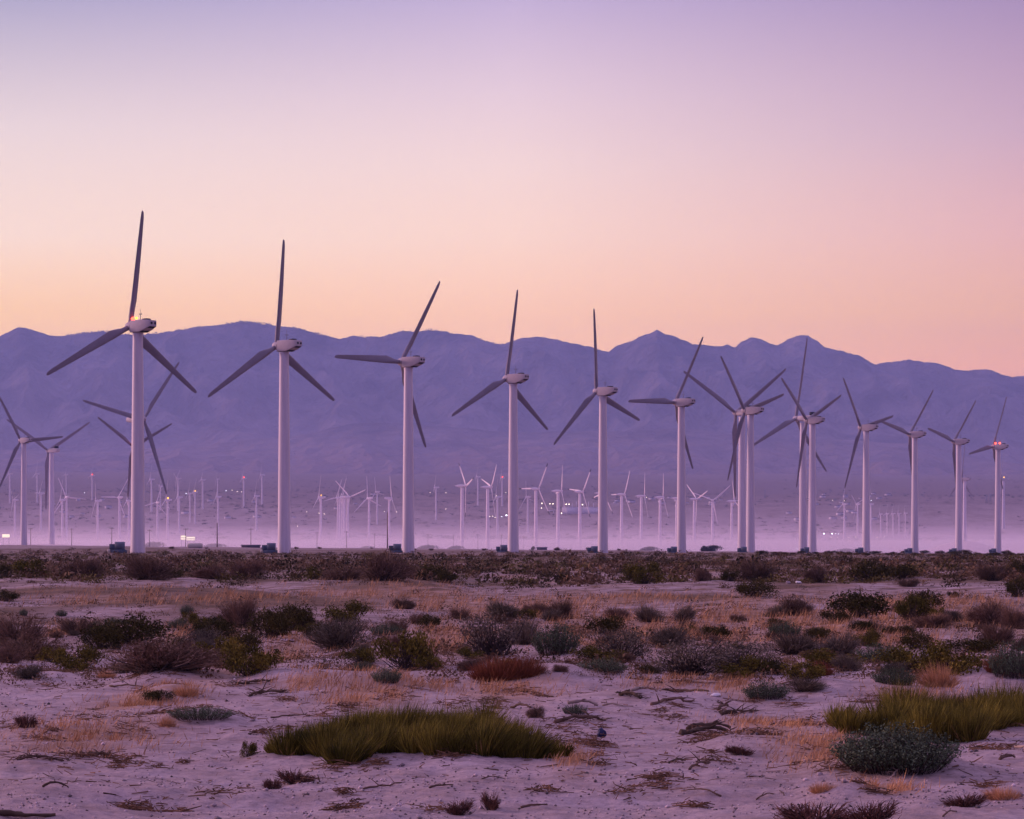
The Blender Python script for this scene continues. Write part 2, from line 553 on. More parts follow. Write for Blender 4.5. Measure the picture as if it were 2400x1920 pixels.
FAR = [
    (23, 1112, 1180, 0, 86, 'faint turbine on the far slope close to the left edge', FG1, ''),
    (35, 1172, 1258, 70, 84, 'hazy turbine just left of the grey turbine nearest the left edge', FG1, ''),
    (87, 1111, 1178, 10, 87, SPIN, FG1, ''),
    (96, 1157, 1243, 30, 87, SPIN, FG1, ''),
    (146, 1172, 1270, 0, 86, SPIN, FG1, ''),
    (156, 1165, 1270, 95, 30, SPIN, FG1, ''),
    (155, 1113, 1160, 20, 87, SPIN, FG1, ''),
    (216, 1115, 1173, 15, 86, 'far turbine on the slope with a red lamp, left of the tallest turbine', FG1, 'r'),
    (229, 1174, 1272, 90, 86, SPIN, FG1, ''),
    (280, 1166, 1273, 30, 50, 'hazy turbine with visible slanting blade, just left of the tallest tower', FG1, ''),
    (302, 1174, 1273, 0, 86, SPIN, FG1, ''),
    (355, 1124, 1200, 5, 87, SPIN2, FG2, ''),
    (369, 1178, 1268, 15, 40, 'hazy turbine with dark crossing blades, first right of the tallest tower', FG2, ''),
    (376, 1140, 1196, 40, 87, SPIN2, FG2, ''),
    (393, 1172, 1271, 0, 80, 'hazy turbine with an amber lamp above, second right of the tallest tower', FG2, 'a'),
    (417, 1122, 1198, 50, 84, SPIN2, FG2, ''),
    (420, 1166, 1253, 10, 87, SPIN2, FG2, ''),
    (445, 1157, 1226, 5, 87, SPIN2, FG2, ''),
    (457, 1154, 1227, 20, 82, 'hazy turbine with an amber lamp, near the lit signs', FG2, 'a'),
    (475, 1125, 1194, 20, 87, SPIN2, FG2, ''),
    (510, 1123, 1166, 90, 86, SPIN2, FG2, ''),
    (511, 1165, 1250, 0, 87, SPIN2, FG2, ''),
    (571, 1122, 1190, 10, 87, 'far turbine with a red lamp, left of the second tallest tower', FG2, 'r'),
    (601, 1163, 1245, 5, 86, SPIN2, FG2, ''),
    (614, 1114, 1183, 0, 87, SPIN2, FG2, ''),
    (752, 1166, 1276, -3, 80, 'lone hazy turbine with one thin blade straight up and an amber lamp', FG3, 'a'),
    (792, 1167, 1268, 140, 60, 'leftmost tower of the tight row of white towers', FG3, ''),
    (797, 1168, 1270, 10, 86, 'tower in the tight row of white towers, one in from its left end', FG3, ''),
    (803, 1166, 1273, 25, 70, 'middle tower of the tight row of white towers', FG3, ''),
    (808, 1166, 1277, 15, 80, 'tower in the tight row of white towers, next to its right end', FG3, ''),
    (815, 1165, 1283, 73, -40, 'rightmost tower of the tight row, with a blade reaching right', FG3, ''),
    (865, 1168, 1278, -10, 50, 'hazy turbine with long blade pointing down left, left of the third front tower', FG3, ''),
    (884, 1153, 1230, -20, 62, 'far turbine right behind the one with the long down-left blade', FG3, ''),
    (912, 1168, 1281, 12, -76, 'hazy turbine beside a thick dark pole, just left of the third front tower', FG3, ''),
    (1022, 1143, 1219, 0, 87, 'hazy turbine first right of the third front tower', FG4, ''),
    (1120, 1118, 1187, 10, 87, 'far white tower between the two slim turbines left of the middle', FG4, ''),
    (1166, 1165, 1254, 0, 80, 'hazy turbine just left of the central front tower, lower one', FG4, ''),
    (1177, 1121, 1187, 5, 86, 'far turbine with a red lamp just left of the central front tower', FG4, 'r'),
    (1237, 1165, 1249, -16, 62, 'hazy turbine with crossing blades, first right of the central front tower', FG4, ''),
    (1979, 1182, 1264, 1, 60, 'small misty turbine with a blade straight up, right of the second crossing pair', FG5, ''),
    (2010, 1182, 1258, -52, 52, 'small misty turbine just left of the fourth front tower from the right', FG5, ''),
    (2041, 1182, 1261, 5, 84, 'small misty turbine just right of the fourth front tower from the right', FG5, ''),
    (2064, 1205, 1261, -10, 70, 'leftmost of the tiny row of five misty turbines', FG5, ''),
    (2079, 1204, 1254, 15, 64, 'tiny misty turbine, one in from the left of the row of five', FG5, ''),
    (2093, 1204, 1260, 12, 72, 'middle one of the tiny row of five misty turbines', FG5, ''),
    (2107, 1204, 1260, -5, 74, 'tiny misty turbine, one in from the right of the row of five', FG5, ''),
    (2122, 1203, 1260, -4, 76, 'rightmost of the tiny row of five misty turbines', FG5, ''),
]

# level the ground under the near turbines
for t in TURB:
    k, px, hy, by, th, ph, H, R = t[:8]
    d = H * F / (by - hy)
    p = at(px, by, d)
    if d < 2000:
        PADS.append((p.x, p.y, float(p.z - ground0(p.x, p.y)), 30.0 if px > 1000 else 40.0))
for it in range(4):                      # pads overlap: relax until each is met
    for i, t in enumerate([t for t in TURB if t[6] * F / (t[3] - t[2]) < 2000]):
        d = t[6] * F / (t[3] - t[2])
        p = at(t[1], t[3], d)
        x, y, h, r = PADS[i]
        PADS[i] = (x, y, h + 0.7 * (p.z - gz(p.x, p.y)), r)

# wind-blown sand heaped round the near plants: photo x, y, height, half width px
for px, py, h, w, ry in [(965, 1772, 0.06, 380, 1.2), (2130, 1800, 0.20, 175, 0.8), (2230, 1722, 0.10, 260, 1.4), (466, 1690, 0.16, 95, 0.7),
                         (400, 1632, 0.18, 120, 0.9), (1330, 1585, 0.22, 150, 1.6), (660, 1592, 0.18, 120, 1.3), (430, 1888, -0.07, 330, 0.30), (420, 1872, 0.05, 340, 0.35), (1500, 1884, -0.06, 300, 0.30), (1480, 1868, 0.04, 320, 0.35), (60, 1915, -0.08, 160, 0.3), (2150, 1545, 0.35, 60, 2.0),
                         (1930, 1625, 0.22, 170, 1.5), (110, 1600, 0.2, 100, 1.6), (380, 1585, 0.18, 90, 1.4), (850, 1605, 0.22, 150, 1.3),
                         (1480, 1640, 0.16, 150, 1.2), (2310, 1600, 0.3, 90, 1.5), (1750, 1745, 0.10, 120, 0.9), (1960, 1855, 0.08, 80, 0.6)]:
    x, y, z = hit(px, py, fn=ground0)
    MOUNDS.append((x, y, h, w / F * y, ry))

# ground sheet: a fan of rows, fine near the camera
ys = np.concatenate([np.arange(2050, 1283, -1.7)])
near_d = EYE / (ys - HOR) * F
near_d = near_d[near_d < 1150]
rows = np.concatenate([np.array([6.0, 9.0, 12.0, 15.0]), near_d[near_d > 17.0], np.exp(np.linspace(math.log(1155), math.log(8300), 330))])
u = np.concatenate([np.linspace(-0.62, -0.25, 40)[:-1], np.linspace(-0.25, 0.25, 780), np.linspace(0.25, 0.62, 40)[1:]])
D, U = np.meshgrid(rows, u, indexing='ij')
X = U * D
Z = ground(X, D)
Z = Z + (1 - sst(24, 60, D)) * 0.016 * fbm(X / 0.16, D / 0.22, 31, 3, 0.6)
nr, nc = D.shape
V = np.stack([X, D, Z], -1).reshape(-1, 3)
idx = np.arange(nr * nc).reshape(nr, nc)
Q = np.stack([idx[:-1, :-1], idx[:-1, 1:], idx[1:, 1:], idx[1:, :-1]], -1).reshape(-1, 4)
# coarse apron round and behind the camera
ax = np.concatenate([np.linspace(-900, -120, 14), np.linspace(-100, 100, 41), np.linspace(120, 900, 14)])
ay = np.concatenate([np.linspace(-300, -20, 12), np.linspace(-15, 60, 26), np.linspace(80, 900, 24)])
AY, AX = np.meshgrid(ay, ax, indexing='ij')
AZ = ground(AX, AY) - 0.35
V2 = np.stack([AX, AY, AZ], -1).reshape(-1, 3)
i2 = np.arange(AX.size).reshape(AX.shape) + len(V)
Q2 = np.stack([i2[:-1, :-1], i2[:-1, 1:], i2[1:, 1:], i2[1:, :-1]], -1).reshape(-1, 4)
gx = np.concatenate([V[:, 0], V2[:, 0]])
gy = np.concatenate([V[:, 1], V2[:, 1]])

STRAW = [(1480, 1470, 330, 20), (1800, 1448, 260, 18), (1960, 1478, 240, 22), (2230, 1455, 190, 26), (1290, 1440, 150, 18), (1050, 1500, 120, 24),
         (190, 1725, 160, 34), (860, 1630, 110, 22), (2160, 1640, 100, 26), (1335, 1776, 46, 20), (1920, 1750, 110, 40), (2360, 1565, 60, 40),
         (400, 1618, 70, 14), (720, 1598, 90, 12), (650, 1545, 70, 22), (1180, 1620, 120, 14), (2110, 1420, 180, 16), (1500, 1400, 260, 14),
         (460, 1480, 60, 20), (880, 1390, 200, 14), (300, 1400, 200, 14), (1720, 1610, 60, 14), (1800, 1700, 120, 16), (160, 1480, 70, 14), (1650, 1490, 200, 16), (2080, 1505, 160, 14), (2300, 1430, 120, 20), (1400, 1505, 120, 12), (760, 1500, 80, 14), (540, 1400, 160, 12), (1050, 1420, 140, 12), (980, 1600, 120, 10), (1560, 1600, 90, 8), (300, 1655, 80, 9), (2080, 1850, 60, 8)]
straw_at = np.zeros(len(gx))
for px, py, rx, ry in STRAW:
    x0, y0, _ = hit(px, py)
    yb = hit(px, py + ry)[1]
    rd = max(0.4, abs(y0 - yb))
    q = ((gx - x0) / (rx / F * y0)) ** 2 + ((gy - y0) / (rd * 1.5)) ** 2
    straw_at = np.maximum(straw_at, np.exp(-q))
straw_at = np.clip(straw_at * 1.1 + 1.1 * fbm(gx / 3, gy / 9, 41, 4) * sst(45, 90, gy) * (1 - sst(200, 260, gy)), 0, 1)
band = sst(130, 230, gy + 60 * fbm(gx / 20, gy / 40, 44, 3)) * (1 - sst(780, 860, gy - 0.3 * gx + 120 * fbm(gx / 40, gy / 90, 45, 2)))
farm = sst(1300, 1700, gy) * (0.05 + 0.65 * sst(2400, 3600, gy))
mott = np.clip(0.5 + 1.3 * fbm(gx / 160, gy / 130, 51, 5, 0.65) + 0.5 * fbm(gx / 25, gy / 40, 52, 3), 0, 1)
midb = sst(45, 75, gy) * (1 - sst(240, 300, gy)) * np.clip(0.34 + 1.5 * fbm(gx / 7, gy / 14, 47, 4, 0.6), 0, 0.9)
brush_at = np.clip(midb + band * (0.75 + 0.5 * fbm(gx / 6, gy / 12, 46, 3)) + farm * mott, 0, 1)
ground_me = mesh_np('ground', np.concatenate([V, V2]), [np.concatenate([Q, Q2])], None, True)
mist_glow_at = sst(1250, 1450, gy) * (1 - sst(1500, 4300, gy)) * np.clip(0.85 + 0.5 * fbm(gx / 300, gy / 200, 58, 3), 0, 1)  # brightness of the mist put into the ground colour as a pale band
for nm, arr in (('straw', straw_at), ('brush', brush_at), ('pale', mist_glow_at)):
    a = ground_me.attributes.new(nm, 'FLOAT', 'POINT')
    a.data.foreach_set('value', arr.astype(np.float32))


def ground_material():
    m = bpy.data.materials.new('desert_sand')
    m.use_nodes = True
    t = m.node_tree
    b = t.nodes['Principled BSDF']
    b.inputs['Roughness'].default_value = 0.95
    b.inputs['Specular IOR Level'].default_value = 0.1
    co = N(t, 'ShaderNodeTexCoord').outputs['Object']

    def noise(scale, detail=5, rough=0.6, st=None):
        v = co
        if st:
            mp = N(t, 'ShaderNodeMapping')
            mp.inputs['Scale'].default_value = st
            t.links.new(co, mp.inputs[0])
            v = mp.outputs[0]
        n = N(t, 'ShaderNodeTexNoise')
        n.inputs['Scale'].default_value = scale
        n.inputs['Detail'].default_value = detail
        n.inputs['Roughness'].default_value = rough
        t.links.new(v, n.inputs['Vector'])
        return n.outputs[0]
    c = mixc(t, mapr(t, noise(0.6, 6), 0.35, 0.65), (0.44, 0.33, 0.33), (0.56, 0.45, 0.46))
    c = mixc(t, mapr(t, noise(1.7, 7, 0.7, (0.5, 1, 1)), 0.46, 0.64, 0, 0.75), c, (0.29, 0.21, 0.19))
    c = mixc(t, mapr(t, noise(9, 4, 0.7), 0.47, 0.68, 0, 0.7), c, (0.25, 0.20, 0.21))
    c = mixc(t, mapr(t, noise(38, 3, 0.7), 0.55, 0.75, 0, 0.5), c, (0.55, 0.47, 0.48))
    c = mixc(t, mapr(t, noise(24, 3, 0.7), 0.60, 0.78, 0, 0.6), c, (0.15, 0.11, 0.12))
    s = N(t, 'ShaderNodeAttribute', attribute_name='straw').outputs['Fac']
    sm = N(t, 'ShaderNodeMath', operation='MULTIPLY')
    t.links.new(s, sm.inputs[0])
    t.links.new(mapr(t, noise(2.2, 6, 0.7), 0.3, 0.6, 0.25, 1.0), sm.inputs[1])
    c = mixc(t, sm.outputs[0], c, mixc(t, noise(6, 4), (0.30, 0.16, 0.09), (0.50, 0.30, 0.18)))
    br = N(t, 'ShaderNodeAttribute', attribute_name='brush').outputs['Fac']
    sy = N(t, 'ShaderNodeSeparateXYZ')
    t.links.new(co, sy.inputs[0])
    zone = N(t, 'ShaderNodeMath', operation='MULTIPLY')
    t.links.new(mapr(t, sy.outputs['Y'], 42, 95), zone.inputs[0])
    t.links.new(mapr(t, noise(0.55, 9, 0.72), 0.42, 0.60, 0, 0.9), zone.inputs[1])
    mz_ = N(t, 'ShaderNodeMath', operation='MAXIMUM')
    t.links.new(zone.outputs[0], mz_.inputs[0])
    t.links.new(br, mz_.inputs[1])
    br = mz_.outputs[0]
    farf = mapr(t, sy.outputs['Y'], 2200, 3000)
    spots = mixc(t, 0.5, mapr(t, noise(0.05, 6, 0.75, (1, 0.35, 1)), 0.45, 0.58), mapr(t, noise(0.011, 5, 0.7, (1, 0.5, 1)), 0.44, 0.58))
    sub = N(t, 'ShaderNodeMath', operation='MULTIPLY')
    t.links.new(farf, sub.inputs[0])
    t.links.new(mixc(t, mapr(t, sy.outputs['Y'], 3200, 5200), spots, (0.9, 0.9, 0.9)), sub.inputs[1])
    sub.inputs[1].default_value = 1.0
    mx_ = N(t, 'ShaderNodeMath', operation='MAXIMUM')
    t.links.new(sub.outputs[0], mx_.inputs[0])
    t.links.new(br, mx_.inputs[1])
    br = mx_.outputs[0]
    c = mixc(t, br, c, mixc(t, mapr(t, noise(0.35, 6, 0.7), 0.35, 0.65), (0.065, 0.043, 0.026), (0.21, 0.125, 0.072)))
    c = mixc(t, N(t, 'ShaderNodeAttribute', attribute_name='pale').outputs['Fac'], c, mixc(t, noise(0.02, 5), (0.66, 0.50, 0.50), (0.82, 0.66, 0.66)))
    t.links.new(c, b.inputs['Base Color'])
    bm = N(t, 'ShaderNodeBump')
    bm.inputs['Strength'].default_value = 0.9
    bm.inputs['Distance'].default_value = 0.05
    t.links.new(noise(14, 8, 0.72), bm.inputs['Height'])
    t.links.new(bm.outputs[0], b.inputs['Normal'])
    return m


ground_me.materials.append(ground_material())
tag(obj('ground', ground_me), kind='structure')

# ------------------------------------------------------------------ mountains
RIDGE = [(-700, 800), (-400, 775), (-150, 790), (0, 787), (42, 767), (61, 768), (89, 778), (120, 786), (150, 787), (189, 782), (242, 776), (267, 780), (305, 786), (345, 785),
         (390, 777), (423, 774), (462, 767), (501, 764), (537, 758), (568, 755), (612, 758), (640, 762), (707, 772), (740, 781), (779, 792), (796, 795), (829, 787),
         (868, 790), (890, 791), (941, 777), (970, 778), (1002, 773), (1046, 776), (1058, 782), (1080, 783), (1105, 786), (1141, 802), (1180, 807), (1200, 799),
         (1228, 792), (1261, 789), (1300, 795), (1334, 803), (1386, 814), (1414, 824), (1427, 824), (1445, 811), (1478, 799), (1512, 785), (1540, 773), (1556, 782),
         (1584, 789), (1606, 798), (1623, 806), (1645, 808), (1679, 813), (1704, 808), (1723, 815), (1737, 802), (1762, 791), (1779, 792), (1807, 806), (1822, 810),
         (1846, 796), (1876, 785), (1893, 785), (1918, 801), (1935, 814), (1957, 820), (2010, 832), (2035, 846), (2054, 856), (2068, 850), (2113, 847), (2130, 841),
         (2163, 849), (2196, 850), (2238, 867), (2269, 869), (2299, 865), (2324, 868), (2347, 877), (2374, 883), (2400, 881), (2600, 900), (2900, 880), (3200, 910)]
RX = np.array([r[0] for r in RIDGE], float)
RY = np.array([r[1] for r in RIDGE], float)
FX = np.array([-700, 0, 200, 420, 700, 830, 1000, 1190, 1400, 1560, 1660, 1760, 1900, 2060, 2156, 2300, 2400, 3200], float)
FY = np.array([1060, 1052, 1062, 1046, 1020, 992, 996, 1014, 1012, 1006, 1008, 1020, 1024, 1036, 1042, 1075, 1088, 1095], float)
mpx = np.linspace(-650, 3100, 900)
md = np.concatenate([np.linspace(7700, 9300, 46), np.linspace(9330, 9900, 16), np.linspace(9950, 12000, 74), np.linspace(12150, 13200, 10)])
MD, MP = np.meshgrid(md, mpx, indexing='ij')
ridge = np.interp(MP, RX, RY) + 2.4 * fbm(MP / 14, MP * 0, 61, 4, 0.6)
foot = np.interp(MP, FX, FY) + 4 * fbm(MP / 60, MP * 0, 62, 3)
base_y = 1282 - (np.interp(7700, PD, PZ) - EYE - 14) * F / 7700
t1 = np.clip((MD - 7700) / (9300 - 7700), 0, 1)
t2 = np.clip((MD - 9300) / (9900 - 9300), 0, 1)
t3 = np.clip((MD - 9900) / (12000 - 9900), 0, 1)
py = base_y + (foot - base_y) * t1 ** 1.25
py = np.where(MD > 9300, foot + 16 * t2, py)
py = np.where(MD > 9900, (foot + 16) + (ridge - foot - 16) * t3 ** 1.05, py)
mx = (MP - 1200) / F * MD
warp = 600 * fbm(mx / 1500, MD / 1500, 63, 3)
rid = 1 - np.abs(2 * fbm((mx + warp) / 620, MD / 2600, 64, 4, 0.55)) * 1.6
rid2 = 1 - np.abs(2 * fbm((mx + 0.4 * warp) / 200, MD / 900, 66, 3, 0.55)) * 1.6
win = np.sin(np.pi * np.clip(t3, 0, 1)) ** 0.8 * (MD > 9900) + 0.35 * np.sin(np.pi * t1) * (MD <= 9300)
py = py - win * (54 * (rid - 0.5) + 30 * (rid2 - 0.5))
ridge_max = np.where((MD > 9900) & (MD < 11990), ridge + (12000 - MD) * 0.006, -1e9)
py = np.maximum(py, ridge_max)
mz = EYE + (HOR - py) / F * MD
mz = np.where(MD > 12000, (EYE + (HOR - ridge) / F * 12000) - (MD - 12000) * 0.45, mz)
mi = np.arange(mx.size).reshape(mx.shape)
MQ = np.stack([mi[:-1, :-1], mi[:-1, 1:], mi[1:, 1:], mi[1:, :-1]], -1).reshape(-1, 4)
mount_mat = rand_mat('mountain_rock', (0.060, 0.060, 0.080), 0.55, nscale=0.0035, second=(0.15, 0.125, 0.135), rough=1.0, spec=0.0, bump=1.0, bscale=0.0075)
_t = mount_mat.node_tree
_b = _t.nodes['Principled BSDF']
for _n in _t.nodes:
    if _n.type == 'BUMP':
        _n.inputs['Distance'].default_value = 220.0
_co = N(_t, 'ShaderNodeTexCoord').outputs['Object']
_s = N(_t, 'ShaderNodeSeparateXYZ')
_t.links.new(_co, _s.inputs[0])
_n2 = N(_t, 'ShaderNodeTexNoise')
_n2.inputs['Scale'].default_value = 0.003
_n2.inputs['Detail'].default_value = 7
_t.links.new(_co, _n2.inputs['Vector'])
_w = N(_t, 'ShaderNodeMath', operation='MULTIPLY_ADD')
_t.links.new(_n2.outputs[0], _w.inputs[0])
_w.inputs[1].default_value = 420.0
_t.links.new(_s.outputs['Z'], _w.inputs[2])
_old = _b.inputs['Base Color'].links[0].from_socket
_t.links.new(mixc(_t, mapr(_t, _w.outputs[0], 430, 720, smooth=True), (0.24, 0.165, 0.14), _old), _b.inputs['Base Color'])  # pale fan sand on the lower slopes, also painting haze into their colour
tag(obj('mountains', mesh_np('mountains', np.stack([mx, MD, mz], -1).reshape(-1, 3), [MQ], mount_mat, True)), kind='structure')

# trees along the left ridge: tiny uneven crowns
tv, tf = [], []
cnt = 0
rr = random.Random(5)
for i in range(420):
    px = rr.choice([rr.uniform(150, 700), rr.uniform(150, 1180), rr.uniform(150, 1180), rr.uniform(560, 780)])
    if vnoise(np.array([px / 25.0]), np.array([3.3]), 8)[0] < -0.08:
        continue
    d = 11985.0
    p = at(px, float(np.interp(px, RX, RY)) + 1.0, d)
    h = rr.uniform(5, 13)
    w = rr.uniform(4, 8)
    for k in range(3):
        hx, hz = rr.uniform(-0.5, 0.5) * w, rr.uniform(0.1, 1.0) * h
        a = rr.uniform(0, 6.28)
        tv += [(p.x + hx + w * 0.5 * math.cos(a + q * 2.1), d + w * 0.5 * math.sin(a + q * 2.1), p.z + hz * 0.5) for q in range(3)] + [(p.x + hx * 1.3, d, p.z + hz + 1)]
        tf += [(cnt, cnt + 1, cnt + 3), (cnt + 1, cnt + 2, cnt + 3), (cnt + 2, cnt, cnt + 3)]
        cnt += 4
tag(obj('ridge_trees', mesh_np('ridge_trees', np.array(tv), [np.array(tf)], M['farbush'])), 'tiny dark pines bristling along the mountain ridge', 'trees', kind='stuff')


# ------------------------------------------------------------------ air
def vol_box(name, lo, hi, col, dens, aniso=0.0):
    mb = MB().box([(a + b) / 2 for a, b in zip(lo, hi)], [b - a for a, b in zip(lo, hi)])
    m = bpy.data.materials.new(name + '_air')
    m.use_nodes = True
    t = m.node_tree
    t.nodes.clear()
    v = N(t, 'ShaderNodeVolumePrincipled')
    v.inputs['Color'].default_value = (*col, 1)
    v.inputs['Density'].default_value = dens
    v.inputs['Anisotropy'].default_value = aniso
    o = N(t, 'ShaderNodeOutputMaterial')
    t.links.new(v.outputs[0], o.inputs['Volume'])
    return tag(obj(name, mb.mesh(name, m)), kind='stuff')


vol_box('haze', (-9500, -400, -40), (9500, 13600, HAZE_TOP), (0.36, 0.51, 0.93), HAZE_D, 0.0)
vol_box('valley_haze', (-8000, 1500, -35), (8000, 12500, 380), (0.86, 0.74, 0.98), 3.0e-5, 0.3)
vol_box('ground_mist', (-5000, 1340, -30), (5000, 6000, 7.5), (1.0, 0.93, 0.97), 1.3e-3, 0.5)
vol_box('upper_mist', (-5100, 1360, -31), (5100, 6100, 15), (1.0, 0.92, 0.98), 6.0e-4, 0.5)
vol_box('thin_mist', (-5200, 1380, -32), (5200, 6200, 30), (0.98, 0.88, 0.98), 1.2e-4, 0.5)


# ------------------------------------------------------------------ turbine parts
def tower_mesh():
    mb = MB()
    prof = [(1.62, -1.5), (1.62, 0), (1.55, 1.2), (1.46, 4.0), (1.40, 15.4), (1.42, 15.4), (1.42, 15.6), (1.39, 15.6), (1.24, 31), (1.26, 31), (1.26, 31.2), (1.23, 31.2),
            (1.06, 46.0), (1.12, 46.0), (1.12, 46.5), (0.0, 46.5)]
    mb.lathe(prof, 40)
    me = mb.mesh('tower', M['paint'], True)
    auto_smooth(me)
    return me


def nacelle_mesh():
    # loft along x (front +x), sections of (x, half width, top, bottom)
    secs = [(1.20, 1.15, 1.00, -1.30), (1.12, 1.30, 1.12, -1.42), (-1.7, 1.36, 1.12, -1.43), (-3.3, 1.22, 1.06, -0.95), (-4.55, 1.02, 0.98, -0.42), (-4.70, 0.95, 0.90, -0.32)]
    mb = MB()
    V = []
    nseg = 5
    for x, w, tp, bt in secs:
        r = 0.15
        for cx, cz, a0 in ((w - r, tp - r, 0), (-(w - r), tp - r, 90), (-(w - r), bt + r, 180), (w - r, bt + r, 270)):
            for k in range(nseg):
                a = math.radians(a0 + 90 * k / (nseg - 1))
                V.append((x, cx + r * math.cos(a), cz + r * math.sin(a)))
    n = 4 * nseg
    Q = []
    for i in range(len(secs) - 1):
        for k in range(n):
            Q.append([i * n + k, i * n + (k + 1) % n, (i + 1) * n + (k + 1) % n, (i + 1) * n + k])
    T = []
    for i0, x, flip in ((0, secs[0][0], 0), ((len(secs) - 1) * n, secs[-1][0], 1)):
        z = (secs[0][2] + secs[0][3]) / 2 if not flip else (secs[-1][2] + secs[-1][3]) / 2
        V.append((x, 0, z))
        c = len(V) - 1
        for k in range(n):
            a, b = i0 + k, i0 + (k + 1) % n
            T.append([c, b, a] if not flip else [c, a, b])
    mb.add(V, Q, T)
    me = mb.mesh('nacelle', M['nacelle'], True)
    auto_smooth(me, 30)
    return me


def nacelle_b_mesh():
    secs = [(1.9, 0.85, 0.75, -0.8), (1.6, 1.1, 0.95, -1.0), (-1.0, 1.25, 1.05, -1.15), (-4.2, 1.2, 1.0, -1.1), (-5.6, 0.95, 0.85, -0.75), (-5.8, 0.6, 0.6, -0.5)]
    mb = MB()
    V, n = [], 24
    for x, w, tp, bt in secs:
        cz, h = (tp + bt) / 2, (tp - bt) / 2
        for k in range(n):
            a = 2 * math.pi * k / n
            c, s = math.cos(a), math.sin(a)
            e = 0.45
            V.append((x, w * math.copysign(abs(c) ** e, c), cz + h * math.copysign(abs(s) ** e, s)))
    Q = [[i * n + k, i * n + (k + 1) % n, (i + 1) * n + (k + 1) % n, (i + 1) * n + k] for i in range(len(secs) - 1) for k in range(n)]
    T = []
    for i0, x, flip in ((0, secs[0][0], 0), ((len(secs) - 1) * n, secs[-1][0], 1)):
        V.append((x, 0, 0.0))
        c = len(V) - 1
        for k in range(n):
            a, b = i0 + k, i0 + (k + 1) % n
            T.append([c, b, a] if not flip else [c, a, b])
    mb.add(V, Q, T)
    me = mb.mesh('nacelle', M['nacelle'], True)
    auto_smooth(me, 40)
    return me


def nacelle_c_mesh():
    mb = MB()
    mb.lathe([(0.05, 2.3), (0.5, 2.2), (0.9, 1.6), (1.05, 0.5), (1.05, -1.6), (0.9, -3.2), (0.55, -4.4), (0.25, -5.6), (0.02, -6.2)], 16, axis='x')
    me = mb.mesh('nacelle', M['nacelle'], True)
    auto_smooth(me, 40)
    return me


def hub_mesh():
    mb = MB()
    mb.lathe([(0.02, 1.15), (0.35, 1.10), (0.68, 0.88), (0.92, 0.45), (0.98, 0.0), (0.98, -0.75), (0.9, -0.75), (0.9, -0.9), (0.6, -0.9), (0.6, -1.2)], 24, axis='x')
    me = mb.mesh('hub', M['nacelle'], True)
    auto_smooth(me, 40)
    return me


def blade_mesh(chord_scale=1.0, mat='blade'):
    # span +Z, trailing edge +X; airfoil sections, length 24.5
    R = 24.5
    st = [(0.5, 0.0, 1.05), (1.6, 0.0, 1.05), (2.6, 0.25, 1.18), (4.0, 0.75, 1.65), (5.4, 1.0, 1.98), (8, 1.0, 1.80), (12, 1.0, 1.60), (16, 1.0, 1.36), (20, 1.0, 1.12), (23.2, 1.0, 0.92), (24.2, 1.0, 0.66), (24.5, 1.0, 0.25)]
    n = 20
    V = []
    for r, af, ch in st:
        ch *= chord_scale
        tw = math.radians(17 * (1 - min(1, max(0, (r - 2) / 18.0))) ** 1.5 + 1.0)
        th = 1.0 * (1 - af) + af * max(0.14, 0.34 - 0.012 * r)
        for k in range(n):
            a = 2 * math.pi * k / n
            cx, cy_ = math.cos(a), math.sin(a)
            # circle
            x0, y0 = cx * ch / 2, cy_ * ch / 2
            # airfoil: leading edge at -0.3 chord
            xx = (1 - cx) / 2          # 0 at a=0 .. 1 at pi
            t5 = 5 * th * (0.2969 * math.sqrt(max(xx, 0)) - 0.126 * xx - 0.3516 * xx ** 2 + 0.2843 * xx ** 3 - 0.1015 * xx ** 4)
            x1 = (xx - 0.30) * ch
            y1 = math.copysign(t5 * ch, cy_) if abs(cy_) > 1e-6 else 0.0
            x0 = -x0
            x, y = x0 * (1 - af) + x1 * af, y0 * (1 - af) + y1 * af
            V.append((x * math.cos(tw) - y * math.sin(tw), x * math.sin(tw) + y * math.cos(tw), r))
    Q = [[i * n + k, i * n + (k + 1) % n, (i + 1) * n + (k + 1) % n, (i + 1) * n + k] for i in range(len(st) - 1) for k in range(n)]
    V.append((0.0, 0, R + 0.03))
    c = len(V) - 1
    i0 = (len(st) - 1) * n
    T = [[c, i0 + k, i0 + (k + 1) % n] for k in range(n)]
    me = MB().add(V, Q, T).mesh('blade', M[mat], True)
    auto_smooth(me, 50)
    return me


def tip_mesh(mat):
    mb = MB()
    mb.add([(-0.42, -0.10, 22.0), (0.62, -0.06, 22.0), (0.62, 0.06, 22.0), (-0.42, 0.10, 22.0), (-0.3, -0.08, 25.4), (0.5, -0.05, 25.4), (0.5, 0.05, 25.4), (-0.3, 0.08, 25.4)],
           [[0, 3, 2, 1], [4, 5, 6, 7], [0, 1, 5, 4], [1, 2, 6, 5], [2, 3, 7, 6], [3, 0, 4, 7]])
    return mb.mesh('blade_tip', M[mat])


def vent_mesh():
    mb = MB()
    mb.lathe([(0.001, -0.05), (0.26, -0.05), (0.26, 0.05), (0.001, 0.05)], 16, axis='x')
    return mb.mesh('vent', M['dark'])


def mast_mesh():
    mb = MB()
    mb.tube([(0, 0, 0), (0, 0, 2.4)], [0.07, 0.04], 6)
    mb.tube([(-0.35, 0, 1.2), (0.35, 0, 1.2)], [0.04, 0.04], 6)
    mb.box((0.35, 0, 1.35), (0.12, 0.12, 0.25))
    mb.box((-0.35, 0, 1.35), (0.12, 0.12, 0.25))
    return mb.mesh('wind_vane_mast', M['steel'])


